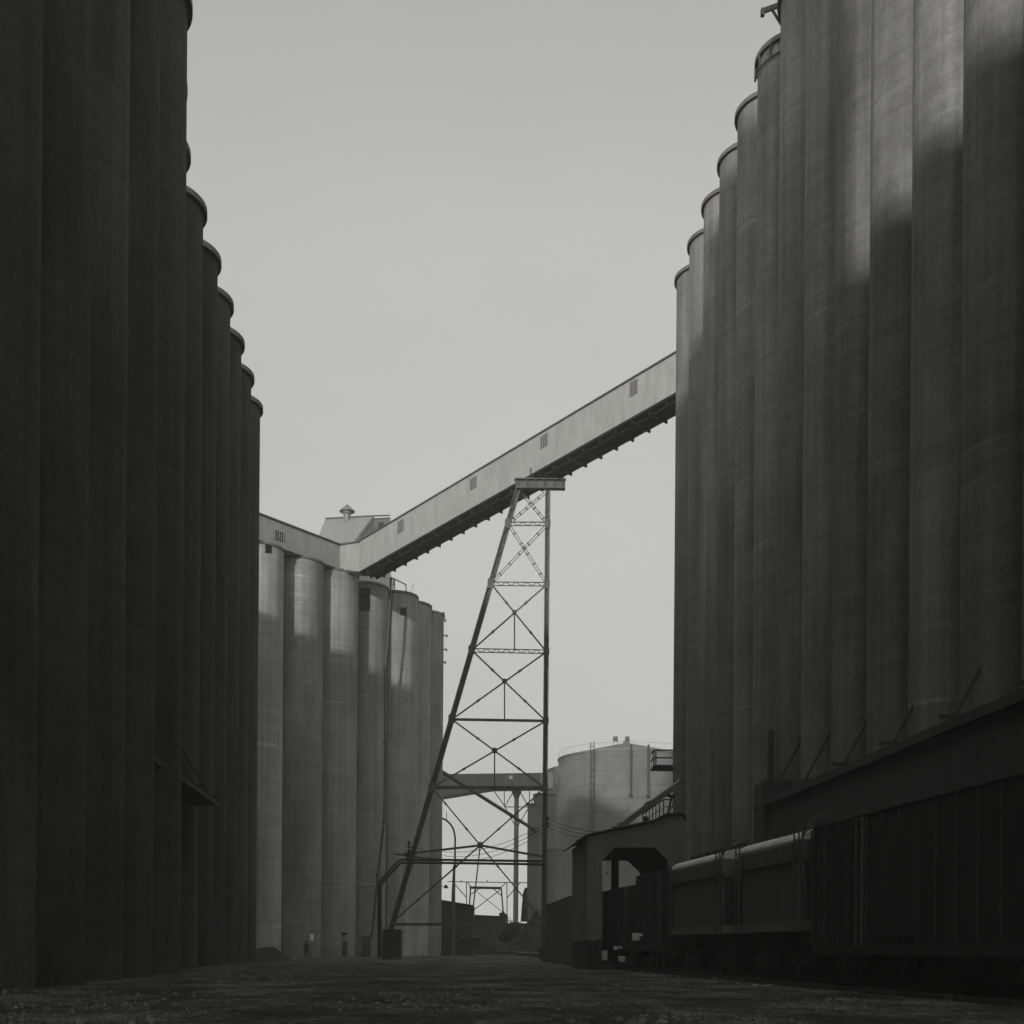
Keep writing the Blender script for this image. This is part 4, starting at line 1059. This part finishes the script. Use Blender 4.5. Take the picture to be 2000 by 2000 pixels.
# ------------------------------------------------------------------ light
SUN_AZ, SUN_EL = R(20), R(11.6)     # behind the camera, to the left
sd = Vector((-math.sin(SUN_AZ)*math.cos(SUN_EL), -math.cos(SUN_AZ)*math.cos(SUN_EL), math.sin(SUN_EL)))
ld = bpy.data.lights.new('sun', 'SUN'); ld.energy = 1.05; ld.angle = R(1.5); ld.color = (1, .99, .96)
lo = bpy.data.objects.new('sun', ld); col.objects.link(lo); lo.rotation_euler = sd.to_track_quat('Z', 'Y').to_euler(); lo.location = (0,0,90)
w = bpy.data.worlds.new('World'); sc.world = w; w.use_nodes = True
nt = w.node_tree; N, L = nt.nodes, nt.links
bg = N['Background']; SKY_FLOOR = .72
sk = N.new('ShaderNodeTexSky'); sk.sky_type = 'NISHITA'; sk.sun_disc = False; sk.sun_elevation = SUN_EL
sk.sun_rotation = math.atan2(sd.x, sd.y); sk.air_density = 1.0; sk.dust_density = 6.0; sk.ozone_density = 1.0
bw = N.new('ShaderNodeRGBToBW'); L.new(sk.outputs[0], bw.inputs[0])
pw = N.new('ShaderNodeMath'); pw.operation = 'POWER'; pw.inputs[1].default_value = .33; L.new(bw.outputs[0], pw.inputs[0])
mx_ = N.new('ShaderNodeMath'); mx_.operation = 'MAXIMUM'; L.new(pw.outputs[0], mx_.inputs[0])
tcw = N.new('ShaderNodeTexCoord'); sw = N.new('ShaderNodeSeparateXYZ'); L.new(tcw.outputs['Generated'], sw.inputs[0])
fl = N.new('ShaderNodeMapRange'); fl.interpolation_type = 'SMOOTHSTEP'; fl.inputs['From Min'].default_value = 0.02; fl.inputs['From Max'].default_value = .42
fl.inputs['To Min'].default_value = 1.42; fl.inputs['To Max'].default_value = .6; L.new(sw.outputs[2], fl.inputs['Value']); L.new(fl.outputs[0], mx_.inputs[1]); pw = mx_
fd = N.new('ShaderNodeMapRange'); fd.interpolation_type = 'SMOOTHSTEP'; fd.inputs['From Min'].default_value = .47; fd.inputs['From Max'].default_value = .70
fd.inputs['To Min'].default_value = 1.0; fd.inputs['To Max'].default_value = .84; L.new(sw.outputs[2], fd.inputs['Value'])
cn = N.new('ShaderNodeTexNoise'); cn.inputs['Scale'].default_value = 2.2; cn.inputs['Detail'].default_value = 5; cn.inputs['Roughness'].default_value = .55
cmp_ = N.new('ShaderNodeMapping'); cmp_.inputs['Scale'].default_value = (1, 1, 2.5); L.new(tcw.outputs['Generated'], cmp_.inputs['Vector']); L.new(cmp_.outputs[0], cn.inputs['Vector'])
cm = N.new('ShaderNodeMapRange'); cm.inputs['From Min'].default_value = .3; cm.inputs['From Max'].default_value = .7; cm.inputs['To Min'].default_value = .965; cm.inputs['To Max'].default_value = 1.035
L.new(cn.outputs[0], cm.inputs['Value']); cl = N.new('ShaderNodeMath'); cl.operation = 'MULTIPLY'; L.new(pw.outputs[0], cl.inputs[0]); L.new(cm.outputs[0], cl.inputs[1]); pw = cl
ml = N.new('ShaderNodeMath'); ml.operation = 'MULTIPLY'; L.new(pw.outputs[0], ml.inputs[0]); L.new(fd.outputs[0], ml.inputs[1]); pw = ml
cc = N.new('ShaderNodeCombineColor')
for i, k in enumerate((1.26, 1.262, 1.24)):
    m_ = N.new('ShaderNodeMath'); m_.operation = 'MULTIPLY'; m_.inputs[1].default_value = k; L.new(pw.outputs[0], m_.inputs[0]); L.new(m_.outputs[0], cc.inputs[i])
L.new(cc.outputs[0], bg.inputs['Color']); bg.inputs['Strength'].default_value = .15

HAZE = 0.0014
if HAZE:
    mb = MB(); mb.box(-70, 70, -12, 285, -1.5, 72); m, nt2, b2 = new_mat('haze')
    nt2.nodes.remove(b2); pv = nt2.nodes.new('ShaderNodeVolumePrincipled'); pv.inputs['Density'].default_value = HAZE
    pv.inputs['Color'].default_value = (.95,.95,.93,1); nt2.links.new(pv.outputs[0], nt2.nodes['Material Output'].inputs['Volume']); M['haze'] = m
    tag(mb.build('haze', 'haze'), 'thin pale haze filling the yard', 'haze', None, 'stuff')

# ------------------------------------------------------------------ camera
cam = bpy.data.cameras.new('camera'); co = bpy.data.objects.new('camera', cam); col.objects.link(co)
cam.sensor_width = 36; cam.lens = 36*F/2000; cam.shift_x = (1000-CX)/2000; cam.shift_y = (CY-1000)/2000
cam.clip_start = .1; cam.clip_end = 12000
co.matrix_world = Matrix.Translation((0,0,HC)) @ Matrix.Rotation(R(90), 4, 'X') @ Matrix.Rotation(ROLL, 4, 'Z')
sc.camera = co
sc.view_settings.view_transform = 'Standard'; sc.view_settings.look = 'None'; sc.view_settings.gamma = 1
sc.view_settings.exposure = 1.4
sc.cycles.max_bounces = 8; sc.cycles.diffuse_bounces = 5
